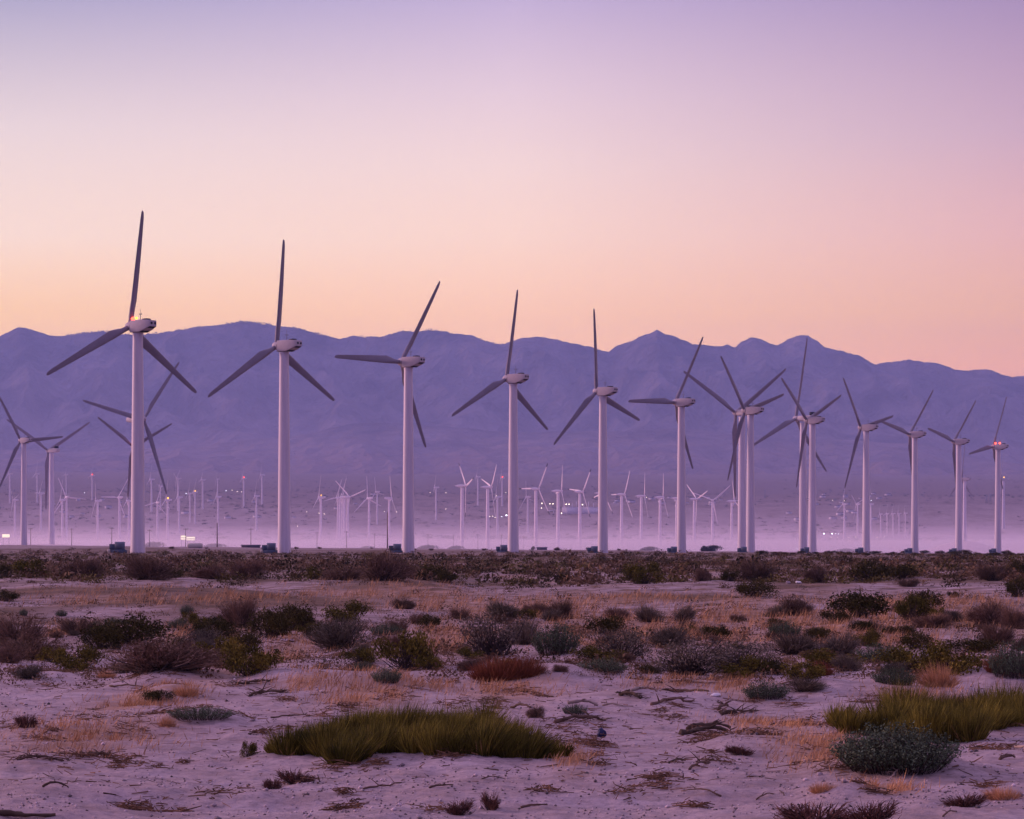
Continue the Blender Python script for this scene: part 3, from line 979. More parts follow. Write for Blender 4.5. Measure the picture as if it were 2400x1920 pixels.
ME = dict(tower=tower_mesh(), nacA=nacelle_mesh(), nacB=nacelle_b_mesh(), nacC=nacelle_c_mesh(), hub=hub_mesh(), blade=blade_mesh(), bladethin=blade_mesh(0.8), bladeB=blade_mesh(0.85),
          tipd=tip_mesh('tipdark'), tipw=tip_mesh('tipwhite'), vent=vent_mesh(), mast=mast_mesh(),
          gap=MB().lathe([(0.3, -0.2), (1.04, -0.2), (1.04, 0.02), (0.3, 0.02)], 24, axis='x').mesh('hub_gap_shade', M['dark']),  # dark ring standing in for the shaded gap between hub and nacelle
          hatch=MB().box((0, 0, 0), (1.5, 1.2, 0.30), 0.9).mesh('roof_hatch', M['dark']),
          cooler=MB().box((0, 0, 0), (1.3, 1.9, 1.15), 0.95).mesh('cooler', M['dark']),
          underside=MB().add([(-1.75, -1.15, -1.46), (-1.75, 1.15, -1.46), (-4.6, 0.86, -0.45), (-4.6, -0.86, -0.45), (-1.75, -1.15, -1.44), (-1.75, 1.15, -1.44), (-4.6, 0.86, -0.43), (-4.6, -0.86, -0.43)],
                             [[0, 1, 2, 3], [7, 6, 5, 4]]).mesh('rear_belly', M['dark']),
          red=MB().sphere((0, 0, 0), 0.42).mesh('beacon', M['red']), amber=MB().sphere((0, 0, 0), 0.30).mesh('beacon', M['amber']),
          farred=MB().sphere((0, 0, 0), 0.85).mesh('beacon', M['red']), faramber=MB().sphere((0, 0, 0), 0.95).mesh('beacon', M['amber']))


def basis(a, b, c, loc=(0, 0, 0), s=1.0):
    m = Matrix.Identity(4)
    for i, v in enumerate((a, b, c)):
        for j in range(3):
            m[j][i] = v[j] * s
    m.translation = Vector(loc)
    return m


def repaint(me, mat):
    m = me.copy()
    m.materials.clear()
    m.materials.append(M[mat])
    return m


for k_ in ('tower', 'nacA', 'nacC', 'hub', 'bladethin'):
    ME['far_' + k_] = repaint(ME[k_], 'farlit')


def turbine(kind, x, d, zb, H, R, theta, phi, label, group, lights='', small=False):
    root = thing('wind_turbine', label, 'wind turbine', (x, d, zb), group)
    s = H / 48.0
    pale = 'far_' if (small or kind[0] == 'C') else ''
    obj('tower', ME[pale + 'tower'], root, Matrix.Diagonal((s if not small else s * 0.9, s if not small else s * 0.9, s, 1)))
    p = math.radians(phi)
    ah = Vector((-math.sin(p), math.cos(p), 0))
    tilt = math.radians(6.8 if kind == 'A' else 4)
    a = Vector((ah.x * math.cos(tilt), ah.y * math.cos(tilt), math.sin(tilt)))
    upv = Vector((-ah.x * math.sin(tilt), -ah.y * math.sin(tilt), math.cos(tilt)))
    r = Vector((math.cos(p), math.sin(p), 0))
    side = Vector((0, 0, 1)).cross(ah)
    hubh = 48.0 * s
    nk = {'A': 'nacA', 'B': 'nacB', 'C': 'nacC'}[kind[0]]
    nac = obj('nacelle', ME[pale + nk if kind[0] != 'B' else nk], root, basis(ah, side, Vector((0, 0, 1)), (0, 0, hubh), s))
    if kind[0] == 'A' and not small:
        for sy in (-0.55, 0.45):
            obj('vent', ME['vent'], nac, Matrix.Translation((-4.72, sy, 0.32)))
        obj('roof_hatch', ME['hatch'], nac, Matrix.Translation((-2.75, 0.1, 1.22)))
        obj('wind_vane_mast', ME['mast'], nac, Matrix.Translation((-0.9, 0.1, 1.1)))
        obj('rear_belly', ME['underside'], nac)
        obj('hub_gap_shade', ME['gap'], nac, Matrix.Translation((1.42, 0, 0.0)))
    if kind[0] == 'B':
        obj('cooler', ME['cooler'], nac, Matrix.Translation((-3.9, 0, 1.6)))
    if kind[0] == 'C':
        obj('wind_vane_mast', ME['mast'], nac, Matrix.Translation((-4.4, 0, 0.4)) @ Matrix.Rotation(-0.5, 4, 'Y'))
    over = {'A': 2.35, 'B': 3.0, 'C': 2.9}[kind[0]] * s
    hc = ah * over + Vector((0, 0, hubh + 0.05 * s))
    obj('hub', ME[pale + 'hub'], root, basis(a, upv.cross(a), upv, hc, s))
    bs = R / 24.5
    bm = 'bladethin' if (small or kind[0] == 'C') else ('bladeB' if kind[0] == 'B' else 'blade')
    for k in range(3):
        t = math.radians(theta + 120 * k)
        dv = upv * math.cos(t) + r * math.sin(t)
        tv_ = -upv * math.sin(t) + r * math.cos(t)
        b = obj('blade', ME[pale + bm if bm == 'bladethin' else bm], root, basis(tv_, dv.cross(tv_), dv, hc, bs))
        if len(kind) > 1:
            obj('blade_tip', ME['tipd' if kind[1] == 'd' else 'tipw'], b)
    for i, c in enumerate(lights):
        if c == 'A':
            obj('beacon', ME['amber'], nac, Matrix.Translation((0.10, 0.3, 1.62)))
        elif c == 'R':
            loc = (0.98, 0.45, 1.48) if i == len(lights) - 1 else (-1.0, 0.2, 1.55)
            obj('beacon', ME['red'], nac, Matrix.Translation(loc))
        elif c in 'ra':
            obj('beacon', ME['farred' if c == 'r' else 'faramber'], nac, Matrix.Translation((-0.4, 0, 2.1)) @ Matrix.Scale(1 / s if d > 2500 else 0.7, 4))
    return root


FRONT_POS = []
for t in TURB:
    kind, px, hy, by, th, ph, H, R, label, grp, li = t
    d = H * F / (by - hy)
    p = at(px, by, d)
    if d >= 2000:
        x, d2, z = hit(px, by, 1600)
        H, R, d = (by - hy) * d2 / F, R / H * (by - hy) * d2 / F, d2
        p = Vector((x, d, z))
    g = gz(p.x, p.y)
    zb = min(g, p.z)
    turbine(kind, p.x, d, zb, H + (p.z - zb), R, th - (1600.0 / d if kind == 'A' else 0), ph, label, grp, li)
    if grp == FR:
        FRONT_POS.append((p.x, d, zb, px))
for px, hy, by, th, ph, label, grp, li in FAR:
    x, d, z = hit(px, by, 1750)
    H = (by - hy) * d / F
    turbine('A', x, d, z, H, H * 0.48, th, ph, label, grp, li, small=True)

# ------------------------------------------------------------------ transformer boxes beside the front towers
cab_me = MB().box((0, 0, 1.6), (1.9, 1.6, 1.7)).mesh('cabinet', M['cabinet'])
cab2_me = MB().box((0, 0, 1.35), (1.1, 1.5, 1.3)).mesh('side_cabinet', M['plinth'])
pl_me = MB().box((0, 0, 0.35), (3.1, 2.2, 0.9)).mesh('plinth', M['plinth'])
fin_me = MB()
for k in range(7):
    fin_me.box((-0.7 + 0.23 * k, -0.86, 1.6), (0.05, 0.12, 1.3))
fin_me = fin_me.mesh('cooling_fin', M['steel'])
bei_me = MB().box((0, 0, 0.45), (0.55, 0.7, 0.9)).mesh('beige_locker', M['beige'])
names = ['tallest', 'second', 'third', 'fourth', 'fifth', 'sixth', 'seventh', 'eighth', 'ninth', 'tenth', 'eleventh', 'last']
for i, (x, d, z, px) in enumerate(FRONT_POS):
    off = -3.4
    g = gz(x + off, d - 3.5)
    lab = ('blue grey transformer box with a small beige locker, left of the tallest tower foot' if i == 0 else
           'blue grey transformer box at the foot of the %s front tower' % names[i])
    r_ = thing('transformer_box', lab, 'transformer box', (x + off + (0.6 if i else 0), d - 3.5, g - 0.1), 'transformer boxes at the front towers')
    obj('plinth', pl_me, r_)
    obj('cabinet', cab_me, r_, Matrix.Translation((0.2, 0, 0)))
    obj('side_cabinet', cab2_me, r_, Matrix.Translation((-1.35, 0, 0)))
    obj('cooling_fin', fin_me, r_, Matrix.Translation((0.2, 0, 0)))
    if i < 6:
        obj('beige_locker', bei_me, r_, Matrix.Translation((-1.95, -0.8, 0)))

# ------------------------------------------------------------------ poles, lamps, signs, buildings on the plain
pole_me = MB().tube([(0, 0, -1), (0, 0, 9.5)], [0.16, 0.10], 8).mesh('pole', M['wood'])
arm_me = MB().box((0, 0, 8.9), (2.4, 0.14, 0.16)).box((-1.0, 0, 9.08), (0.1, 0.1, 0.2)).box((1.0, 0, 9.08), (0.1, 0.1, 0.2)).box((0.35, 0, 9.08), (0.1, 0.1, 0.2)).mesh('crossarm', M['wood'])
POLES = [(72, 1237), (168, 1238), (262, 1236), (350, 1241), (435, 1238), (588, 1238), (743, 1247), (812, 1245), (878, 1250), (1003, 1251), (1063, 1254), (1120, 1252), (1175, 1253),
         (1227, 1257), (1449, 1262), (1700, 1262)]
for px, ty in POLES:
    by = 1281 + 5 * (px - 400) / 1400
    d = 10.5 * F / (by - ty + 4)
    x = (px - 1200) / F * d
    z = gz(x, d)
    h = (EYE + (HOR - ty) / F * d) - z
    r_ = thing('utility_pole', 'thin dark utility pole of the line running along the misty plain', 'utility pole', (x, d, z), 'utility poles along the plain')
    s = h / 9.5
    obj('pole', pole_me, r_, Matrix.Diagonal((1, 1, s, 1)))
    obj('crossarm', arm_me, r_, Matrix.Translation((0, 0, h - 9.5)))
for px, ty, by, lab in ((908, 1201, 1288, 'thick dark pole standing close left of the third front tower'), (509, 1226, 1288, 'tall dark pole halfway between the two tallest turbines')):
    d = 900.0
    x = (px - 1200) / F * d
    z = gz(x, d)
    h = EYE + (HOR - ty) / F * d - z
    r_ = thing('utility_pole', lab, 'utility pole', (x, d, z), 'utility poles along the plain')
    obj('pole', pole_me, r_, Matrix.Diagonal((1.5, 1.5, h / 9.5, 1)))

LAMPS = [(212, 1288, 0, 0), (198, 1155, 1, 0), (212, 1264, 1, 0), (436, 1157, 1, 0), (544, 1149, 0, 0), (556, 1152, 0, 0), (566, 1153, 0, 0), (530, 1150, 1, 0),
         (719, 1200, 0, 0), (748, 1203, 0, 0), (760, 1205, 0, 0), (697, 1233, 0, 0), (901, 1199, 0, 0), (930, 1200, 0, 0), (1008, 1155, 0, 0), (1045, 1155, 0, 0),
         (1045, 1193, 0, 0), (1163, 1162, 0, 0), (1186, 1155, 0, 0), (1148, 1211, 0, 0), (1155, 1210, 0, 0), (1176, 1211, 1, 0), (1187, 1208, 1, 2), (1160, 1213, 0, 0),
         (1270, 1180, 0, 1), (1269, 1191, 0, 1), (1289, 1181, 0, 1), (1296, 1181, 0, 1), (1327, 1182, 0, 1), (1334, 1182, 0, 1), (1365, 1183, 0, 1), (1316, 1203, 0, 1),
         (1515, 1166, 0, 0), (1951, 1173, 0, 0), (1979, 1174, 0, 0), (2042, 1173, 1, 0), (1931, 1251, 1, 2), (1950, 1251, 1, 2), (1959, 1251, 1, 0), (1965, 1252, 1, 0),
         (1868, 1286, 1, 0), (1947, 1260, 0, 0), (1962, 1260, 0, 0), (1990, 1259, 0, 0), (2005, 1259, 0, 0), (2056, 1259, 0, 0), (2073, 1259, 0, 0)]
lamp_me = MB().sphere((0, 0, 0), 1.0, 10, 6).mesh('lamp', M['lamp'])
cold_me = MB().sphere((0, 0, 0), 1.0, 10, 6).mesh('lamp', M['coldlamp'])
lpole_me = MB().tube([(0, 0, -0.5), (0, 0, 1)], [0.12, 0.10], 6).mesh('pole', M['steel'])
for px, py_, cold, big in LAMPS[1:]:
    x, d, z = hit(px, py_ + 5, 1500)
    top = EYE + (HOR - py_) / F * d
    lab = {0: 'tiny lamp glowing on the hazy far plain', 1: 'floodlight glowing above the white buildings on the far plain', 2: 'brighter cold white lamp glowing on the hazy far plain'}[big]
    r_ = thing('street_lamp', lab, 'lamp', (x, d, z), 'lamps on the far plain')
    rad = {0: 0.6, 1: 0.95, 2: 1.35}[big] / F * d
    h = max(2.0, top - z)
    obj('pole', lpole_me, r_, Matrix.Diagonal((1.5, 1.5, h, 1)))
    obj('lamp', cold_me if cold else lamp_me, r_, Matrix.Translation((0, 0, h)) @ Matrix.Scale(rad, 4))

for px, w, top, bot, rowsn, lab in ((14, 17, 1251, 1261, 1, 'square lit yellow sign near the left edge'), (430, 12, 1255, 1266, 2, 'small lit pale sign left of a utility pole'),
                                    (447, 19, 1258, 1267, 2, 'long lit pale sign of two bars right of a utility pole')):
    d = 1650.0
    x = (px - 1200) / F * d
    z = gz(x, d)
    r_ = thing('lit_sign', lab, 'lit sign', (x, d, z), 'lit signs on the plain')
    ww = w / F * d
    zt, zbm = EYE + (HOR - top) / F * d - z, EYE + (HOR - bot) / F * d - z
    for sx in (-0.4, 0.4):
        obj('post', MB().tube([(sx * ww, 0.3, -1), (sx * ww, 0.3, zt)], [0.15, 0.15], 6).mesh('post', M['steel']), r_)
    hgt = (zt - zbm) / rowsn
    for k in range(rowsn):
        obj('lit_panel', MB().box((0, 0, zbm + hgt * (k + 0.5)), (ww, 0.35, hgt * 0.72)).mesh('lit_panel', M['sign']), r_)

# long white industrial building with roof stacks, open canopy, sheds
x, d, z = hit(1350, 1205, 1600)
pxm = d / F
for x0, x1, top, lab in ((1318, 1356, 1189, 'long white boxy building on the far plain, left half of a pair'), (1364, 1408, 1189, 'long white boxy building on the far plain, ending behind the fifth front tower')):
    cx = ((x0 + x1) / 2 - 1200) * pxm
    r_ = thing('white_building', lab, 'building', (cx, d, z), 'white buildings on the far plain')
    w = (x1 - x0) * pxm
    h = (1205 - top) * pxm
    obj('wall', MB().box((0, 10, h / 2 - 1), (w, 20, h + 2)).mesh('wall', M['bldg']), r_)
    obj('roof', MB().box((0, 10, h + 0.25), (w + 0.8, 20.8, 0.5)).mesh('roof', M['bldg']), r_)
    for k in range(4):
        obj('vent_stack', MB().tube([(-w * 0.4 + k * w * 0.26, 6, h), (-w * 0.4 + k * w * 0.26, 6, h + (9 if k % 2 else 6))], [0.5, 0.45], 8).mesh('vent_stack', M['bldg']), r_)
cx = (1292 - 1200) * pxm
r_ = thing('canopy', 'small white open canopy left of the long white buildings', 'canopy', (cx, d, z))
obj('roof', MB().box((0, 4, 5.4), (14 * pxm, 10, 1.2)).mesh('roof', M['bldg']), r_)
for sx in (-5.2, 5.2):
    for sy in (0, 8):
        obj('post', MB().box((sx * pxm, sy, 2.1), (1.1, 1.1, 5.4)).mesh('post', M['bldg']), r_)
for px, py_, w, h, lab in ((1270, 1289, 24, 7, 'low dark flat-roofed shed on the skyline right of the central tower'), (588, 1283, 42, 5, 'long low dark shed on the skyline left of the second tallest tower')):
    d = 1330.0 if px > 1000 else 1000.0
    x = (px - 1200) / F * d
    z = gz(x, d)
    r_ = thing('shed', lab, 'shed', (x, d, z))
    s = d / F
    obj('wall', MB().box((0, 0, h * s * 0.4), (w * s, 4, h * s * 0.8 + 0.6)).mesh('wall', M['shed']), r_)
    obj('roof', MB().box((0, 0, h * s * 0.9 + 0.2), (w * s + 0.6, 4.6, 0.35)).mesh('roof', M['steel']), r_)
d = 820.0
x = (457 - 1200) / F * d
z = gz(x, d)
tk = MB()
tk.lathe([(0.02, -2.7), (0.7, -2.65), (0.95, -2.3), (1.0, -1.8), (1.0, 1.8), (0.95, 2.3), (0.7, 2.65), (0.02, 2.7)], 20, axis='x')
r_ = thing('storage_tank', 'pale rounded tank lying on the plain right of the tallest tower', 'tank', (x, d, z))
obj('shell', tk.mesh('shell', M['beige'], True), r_, Matrix.Translation((0, 0, 0.8)))
for sx in (-1.6, 1.6):
    obj('saddle', MB().box((sx, 0, 0.0), (0.4, 1.7, 0.9)).mesh('saddle', M['plinth']), r_)
# lattice pylons far off
for px, top, by in ((2312, 1160, 1180), (1793, 1147, 1168), (2321, 1156, 1178)):
    x, d, z = hit(px, by, 1700)
    h = (by - top) * d / F
    mb = MB()
    for sx, sy in ((-1, -1), (1, -1), (1, 1), (-1, 1)):
        mb.tube([(sx * h * 0.1, sy * h * 0.1, 0), (sx * h * 0.02, sy * h * 0.02, h)], [0.25, 0.18], 5)
    for k in range(5):
        a, b = 0.1 - 0.016 * k, 0.1 - 0.016 * (k + 1)
        for s1 in (-1, 1):
            mb.tube([(s1 * h * a, -h * a, h * 0.18 * k), (-s1 * h * b, -h * b, h * 0.18 * (k + 1))], [0.15, 0.15], 4)
    r_ = thing('lattice_pylon', {2312: 'faint lattice pylon left of the last front tower, shorter of two', 2321: 'faint lattice pylon close left of the last front tower, taller of two', 1793: 'faint lattice mast between the two crossing turbine pairs'}[px], 'pylon', (x, d, z), 'lattice pylons on the far slope')
    obj('lattice_frame', mb.mesh('lattice_frame', M['steel']), r_)
    obj('crossarm', MB().box((0, 0, h * 0.85), (h * 0.35, 0.4, 0.5)).box((0, 0, h * 0.68), (h * 0.42, 0.4, 0.5)).mesh('crossarm', M['steel']), r_)

# scrub and small houses on the far slope
rngf = np.random.default_rng(303)
nf = 5200
yf = np.exp(rngf.uniform(math.log(2700), math.log(7300), nf))
xf = rngf.uniform(-0.24, 0.24, nf) * yf
kf = fbm(xf / 260, yf / 420, 71, 4) + 0.25 * rngf.normal(size=nf) > 0.0
xf, yf = xf[kf], yf[kf]
nf = len(xf)
zf = ground(xf, yf)
rf = rngf.uniform(1.2, 3.6, nf)
kk = np.repeat(np.arange(nf), 16)
vf = unit_ = rngf.normal(size=(len(kk), 3))
vf = vf / np.linalg.norm(vf, axis=1, keepdims=True)
vf[:, 2] = np.abs(vf[:, 2])
Pf = np.stack([xf, yf, zf], 1)[kk] + vf * rngf.uniform(0.2, 1, (len(kk), 1)) * np.stack([rf * 1.6, rf, rf * 0.8], 1)[kk]
af = rngf.normal(size=(len(kk), 3))
af /= np.linalg.norm(af, axis=1, keepdims=True)
bf = np.cross(af, rngf.normal(size=(len(kk), 3)))
bf /= np.linalg.norm(bf, axis=1, keepdims=True)
lf = (rf[kk] * rngf.uniform(0.4, 0.8, len(kk)))[:, None]
Vf = np.stack([Pf - af * lf * 0.5, Pf + bf * lf * 0.35, Pf + af * lf * 0.5, Pf - bf * lf * 0.35], 1).reshape(-1, 3)
tag(obj('far_scrub', mesh_np('far_scrub', Vf, [np.arange(len(kk) * 4).reshape(-1, 4)], M['brushdark'])), 'dark scrub speckling the far slope behind the turbines', 'scrub', kind='stuff')
hwall = MB().box((0, 0, 1.3), (9, 7, 3.6)).mesh('wall', M['bldg'])
hroof = MB().box((0, 0, 3.5), (9.8, 7.8, 1.0), 0.55).mesh('roof', M['shed'])
hr = random.Random(33)
for k in range(64):
    px = hr.choice([hr.uniform(1440, 1730), hr.uniform(1440, 1730), hr.uniform(1800, 2010), hr.uniform(420, 900), hr.uniform(1930, 2130), hr.uniform(120, 320)])
    py_ = hr.uniform(1166, 1184) if px > 1000 and px < 1760 else hr.uniform(1158, 1222)
    x, d, z = hit(px, py_, 1750)
    r_ = thing('house', 'tiny pale house in the settlement on the hazy far slope', 'house', (x, d, z), 'houses on the far slope')
    r_.rotation_euler = (0, 0, hr.uniform(-0.6, 0.6))
    r_.scale = (hr.uniform(0.6, 1.2),) * 3
    obj('wall', hwall, r_)
    obj('roof', hroof, r_)

# distant airliner
p = at(501, 484, 6000)
r_ = thing('airplane', 'tiny airplane high in the pale sky above the tallest turbine', 'airplane', p)
obj('fuselage', MB().tube([(-3, 0, 0), (-2.4, 0, 0), (2.2, 0, 0.1), (3, 0, 0.3)], [0.1, 0.4, 0.4, 0.1], 8).mesh('fuselage', M['steel']), r_)
obj('wing', MB().box((0.2, 0, 0), (0.9, 6.4, 0.12)).mesh('wing', M['steel']), r_)
obj('tail_fin', MB().box((2.6, 0, 0.8), (0.6, 0.12, 1.1)).mesh('tail_fin', M['steel']), r_)


# ------------------------------------------------------------------ plant prototypes (unit size: radius 1, height 1)
def unit(v):
    return v / (np.linalg.norm(v, axis=-1, keepdims=True) + 1e-9)


def leaf_tris(P, size, rng, upbias=0.0, aspect=2.2):
    """one narrow two-triangle leaf per point"""
    n = len(P)
    a = unit(rng.normal(size=(n, 3)) + np.array([0, 0, upbias]))
    b = unit(np.cross(a, rng.normal(size=(n, 3))))
    L = size * rng.uniform(0.6, 1.3, (n, 1))
    W = L / aspect
    V = np.stack([P - a * L * 0.5, P + b * W * 0.5, P + a * L * 0.5, P - b * W * 0.5], 1).reshape(-1, 3)
    q = np.arange(n * 4).reshape(n, 4)
    return V, q


def ribbons(P0, P1, w0, rng, mid=None, w1=None):
    """thin bent blades from P0 to P1: quad + triangle"""
    n = len(P0)
    d = P1 - P0
    s = unit(np.cross(d, rng.normal(size=(n, 3))))
    m = (P0 + P1) / 2 + (0 if mid is None else mid)
    w = np.broadcast_to(np.asarray(w0, float).reshape(-1, 1), (n, 1))
    V = np.stack([P0 - s * w * 0.5, P0 + s * w * 0.5, m + s * w * 0.42, m - s * w * 0.42, P1], 1).reshape(-1, 3)
    b = np.arange(n)[:, None] * 5
    return V, b + np.array([[0, 1, 2, 3]]), b + np.array([[3, 2, 4]])


def norm_v(Vs):
    A = np.concatenate(Vs)
    rx = np.percentile(np.abs(A[:, 0]), 98.5)
    ry = np.percentile(np.abs(A[:, 1]), 98.5)
    rz = np.percentile(A[:, 2], 99)
    return [v / np.array([rx, ry, rz]) for v in Vs]


def lobes(rng, n, flat=0.9):
    c = []
    for i in range(n):
        a = rng.uniform(0, 6.283)
        r = math.sqrt(rng.uniform(0, 1)) * 0.62
        h = (0.14 + 0.62 * rng.uniform(0, 1) ** 0.8) * (1 - 0.5 * r)
        c.append((r * math.cos(a), r * math.sin(a), h * flat, rng.uniform(0.20, 0.36)))
    return np.array(c)


def clump_points(rng, n, L):
    k = rng.integers(0, len(L), n)
    v = unit(rng.normal(size=(n, 3)))
    rad = (rng.uniform(0, 1, (n, 1)) ** 0.45)
    P = L[k, :3] + v * rad * L[k, 3:4] * np.array([1.15, 1.15, 0.85])
    P[:, 2] = np.abs(P[:, 2]) * 0.98 + 0.02
    return P


def stems_to(rng, L, n, w=0.02, base=0.12):
    k = rng.integers(0, len(L), n)
    P1 = L[k, :3] + rng.normal(size=(n, 3)) * 0.16
    P1[:, 2] = np.clip(P1[:, 2], 0.1, 1.02)
    P0 = np.stack([rng.normal(size=n) * base, rng.normal(size=n) * base, np.full(n, -0.03)], 1)
    return ribbons(P0, P1, w, rng, rng.normal(size=(n, 3)) * 0.05)


def proto_bush(seed, nleaf=2600, nl=14, leaf=0.075, mat='creo', stemn=120, upbias=0.3, flat=0.9):
    rng = np.random.default_rng(seed)
    L = lobes(rng, nl, flat)
    P = clump_points(rng, nleaf, L)
    V, q = leaf_tris(P, leaf, rng, upbias)
    V2, q4, q3 = stems_to(rng, L, stemn)
    V, V2 = norm_v([V, V2])
    return mesh_np('foliage', V, [q], M[mat]), mesh_np('stems', V2, [q4, q3], M['stem'])


def proto_twigs(seed, n=1500, mat='dry', spread=1.0, w=0.014):
    rng = np.random.default_rng(seed)
    L = lobes(rng, 16)
    k = rng.integers(0, len(L), n)
    tip = L[k, :3] * 1.12 + unit(rng.normal(size=(n, 3))) * rng.uniform(0, 1, (n, 1)) ** 0.4 * L[k, 3:4]
    tip[:, 2] = np.clip(np.abs(tip[:, 2]), 0.03, 1.05)
    start = tip * rng.uniform(0.35, 0.8, (n, 1)) + rng.normal(size=(n, 3)) * 0.05
    start[:, 2] = np.abs(start[:, 2]) * 0.9
    V, q4, q3 = ribbons(start, tip, w, rng, rng.normal(size=(n, 3)) * 0.04)
    P = clump_points(rng, int(n * 0.9), L)
    V2, q2 = leaf_tris(P, 0.045, rng, 0.2)
    V3, s4, s3 = stems_to(rng, L, 150, 0.022)
    V, V2, V3 = norm_v([V, V2, V3])
    fol = mesh_np('twigs', np.concatenate([V, V2]), [np.concatenate([q4, q2 + len(V)]), q3], M[mat])
    return fol, mesh_np('stems', V3, [s4, s3], M['stem'])


def proto_sage(seed, n=420, mat='teal', per=11, leaf=0.055):
    """leafy upright shoots fanning out of a low mound"""
    rng = np.random.default_rng(seed)
    a = rng.uniform(0, 6.283, n)
    r = np.sqrt(rng.uniform(0, 1, n)) * 0.86
    base = np.stack([r * np.cos(a), r * np.sin(a), np.full(n, 0.0)], 1) * 0.72
    hgt = (0.98 - 0.62 * r ** 2) * rng.uniform(0.75, 1.08, n)
    tip = np.stack([r * np.cos(a) * 1.12 + rng.normal(size=n) * 0.05, r * np.sin(a) * 1.12 + rng.normal(size=n) * 0.05, hgt], 1)
    t = rng.uniform(0.25, 1.02, (n, per, 1))
    P = (base[:, None] * (1 - t) + tip[:, None] * t + rng.normal(size=(n, per, 3)) * 0.022).reshape(-1, 3)
    V, q = leaf_tris(P, leaf, rng, 1.0, 2.0)
    V2, q4, q3 = ribbons(base, tip, 0.012, rng)
    V, V2 = norm_v([V, V2])
    return mesh_np('foliage', V, [q], M[mat]), mesh_np('stems', V2, [q4, q3], M['stem'])


def proto_tuft(seed, n=900, mat='straw', w=0.02, spread=0.55):
    rng = np.random.default_rng(seed)
    a = rng.uniform(0, 6.283, n)
    r = np.sqrt(rng.uniform(0, 1, n))
    P0 = np.stack([r * np.cos(a) * spread, r * np.sin(a) * spread, np.full(n, -0.02)], 1)
    h = rng.uniform(0.35, 1.05, n) * (1 - 0.45 * r ** 2)
    P1 = P0 + np.stack([np.cos(a) * r * 0.5 + rng.normal(size=n) * 0.14 + 0.10, np.sin(a) * r * 0.5 + rng.normal(size=n) * 0.14, h], 1)
    V, q4, q3 = ribbons(P0, P1, w, rng, rng.normal(size=(n, 3)) * 0.03)
    V, = norm_v([V])
    return mesh_np('grass_blades', V, [q4, q3], M[mat]), None


PROTO = {
    'creo': [proto_bush(s, 2600, 13, 0.080, 'creo') for s in (1, 2, 3)],
    'olive': [proto_bush(s, 2600, 12, 0.078, 'olive', upbias=0.8) for s in (4, 5, 6)],
    'sage': [proto_bush(s, 2200, 18, 0.055, 'sage', 260) for s in (7, 8, 9)],
    'dry': [proto_twigs(s) for s in (10, 11, 12)],
    'teal': [proto_sage(s) for s in (13, 14)],
    'rust': [proto_tuft(s, 1500, 'rust', 0.022, 0.75) for s in (15,)],
    'straw': [proto_tuft(s, 700, 'straw', 0.02) for s in (16, 17)],
    'dead': [proto_twigs(s, 500, 'dead', w=0.03) for s in (18, 19)],
    'mix': [proto_twigs(s, 1100, 'sage') for s in (20, 21)],
}
NAME = {'creo': ('creosote_bush', 'bush'), 'olive': ('green_bush', 'bush'), 'sage': ('sagebrush', 'bush'), 'dry': ('dry_bush', 'bush'), 'teal': ('sagebrush', 'bush'),
        'rust': ('grass_clump', 'grass clump'), 'straw': ('grass_tuft', 'grass tuft'), 'dead': ('dead_plant', 'dead plant'), 'mix': ('sagebrush', 'bush')}
GRP = {'creo': 'dark bushes on the desert floor', 'olive': 'olive green bushes on the desert floor', 'sage': 'grey sagebrush on the desert floor', 'dry': 'dry brown bushes on the desert floor',
       'teal': 'blue green sage on the sand', 'rust': 'rust coloured grass', 'straw': 'tufts of dry grass', 'dead': 'dead plants on the sand', 'mix': 'grey sagebrush on the desert floor'}
prng = random.Random(21)


def shrub(kind, px, w, top, base, label, depth=0.75, group=None):
    x, d, z = hit(px, base)
    rx = w / 2 / F * d
    ry = rx * depth
    y = d + ry * 0.7
    zz = gz(x, y)
    h = max(0.12, (EYE + (HOR - top) / F * y) - zz)
    fol, st = prng.choice(PROTO[kind])
    nm, cat = NAME[kind]
    r_ = thing(nm, label, cat, (x, y, zz - 0.02), group or GRP[kind])
    r_.rotation_euler = (0, 0, prng.uniform(-0.5, 0.5) + (math.pi if prng.random() < 0.5 else 0))
    r_.scale = (rx * 1.16, ry * 1.16, h * 1.08)
    obj(fol.name.split('.')[0], fol, r_)
    if st:
        obj('stems', st, r_)
    return r_


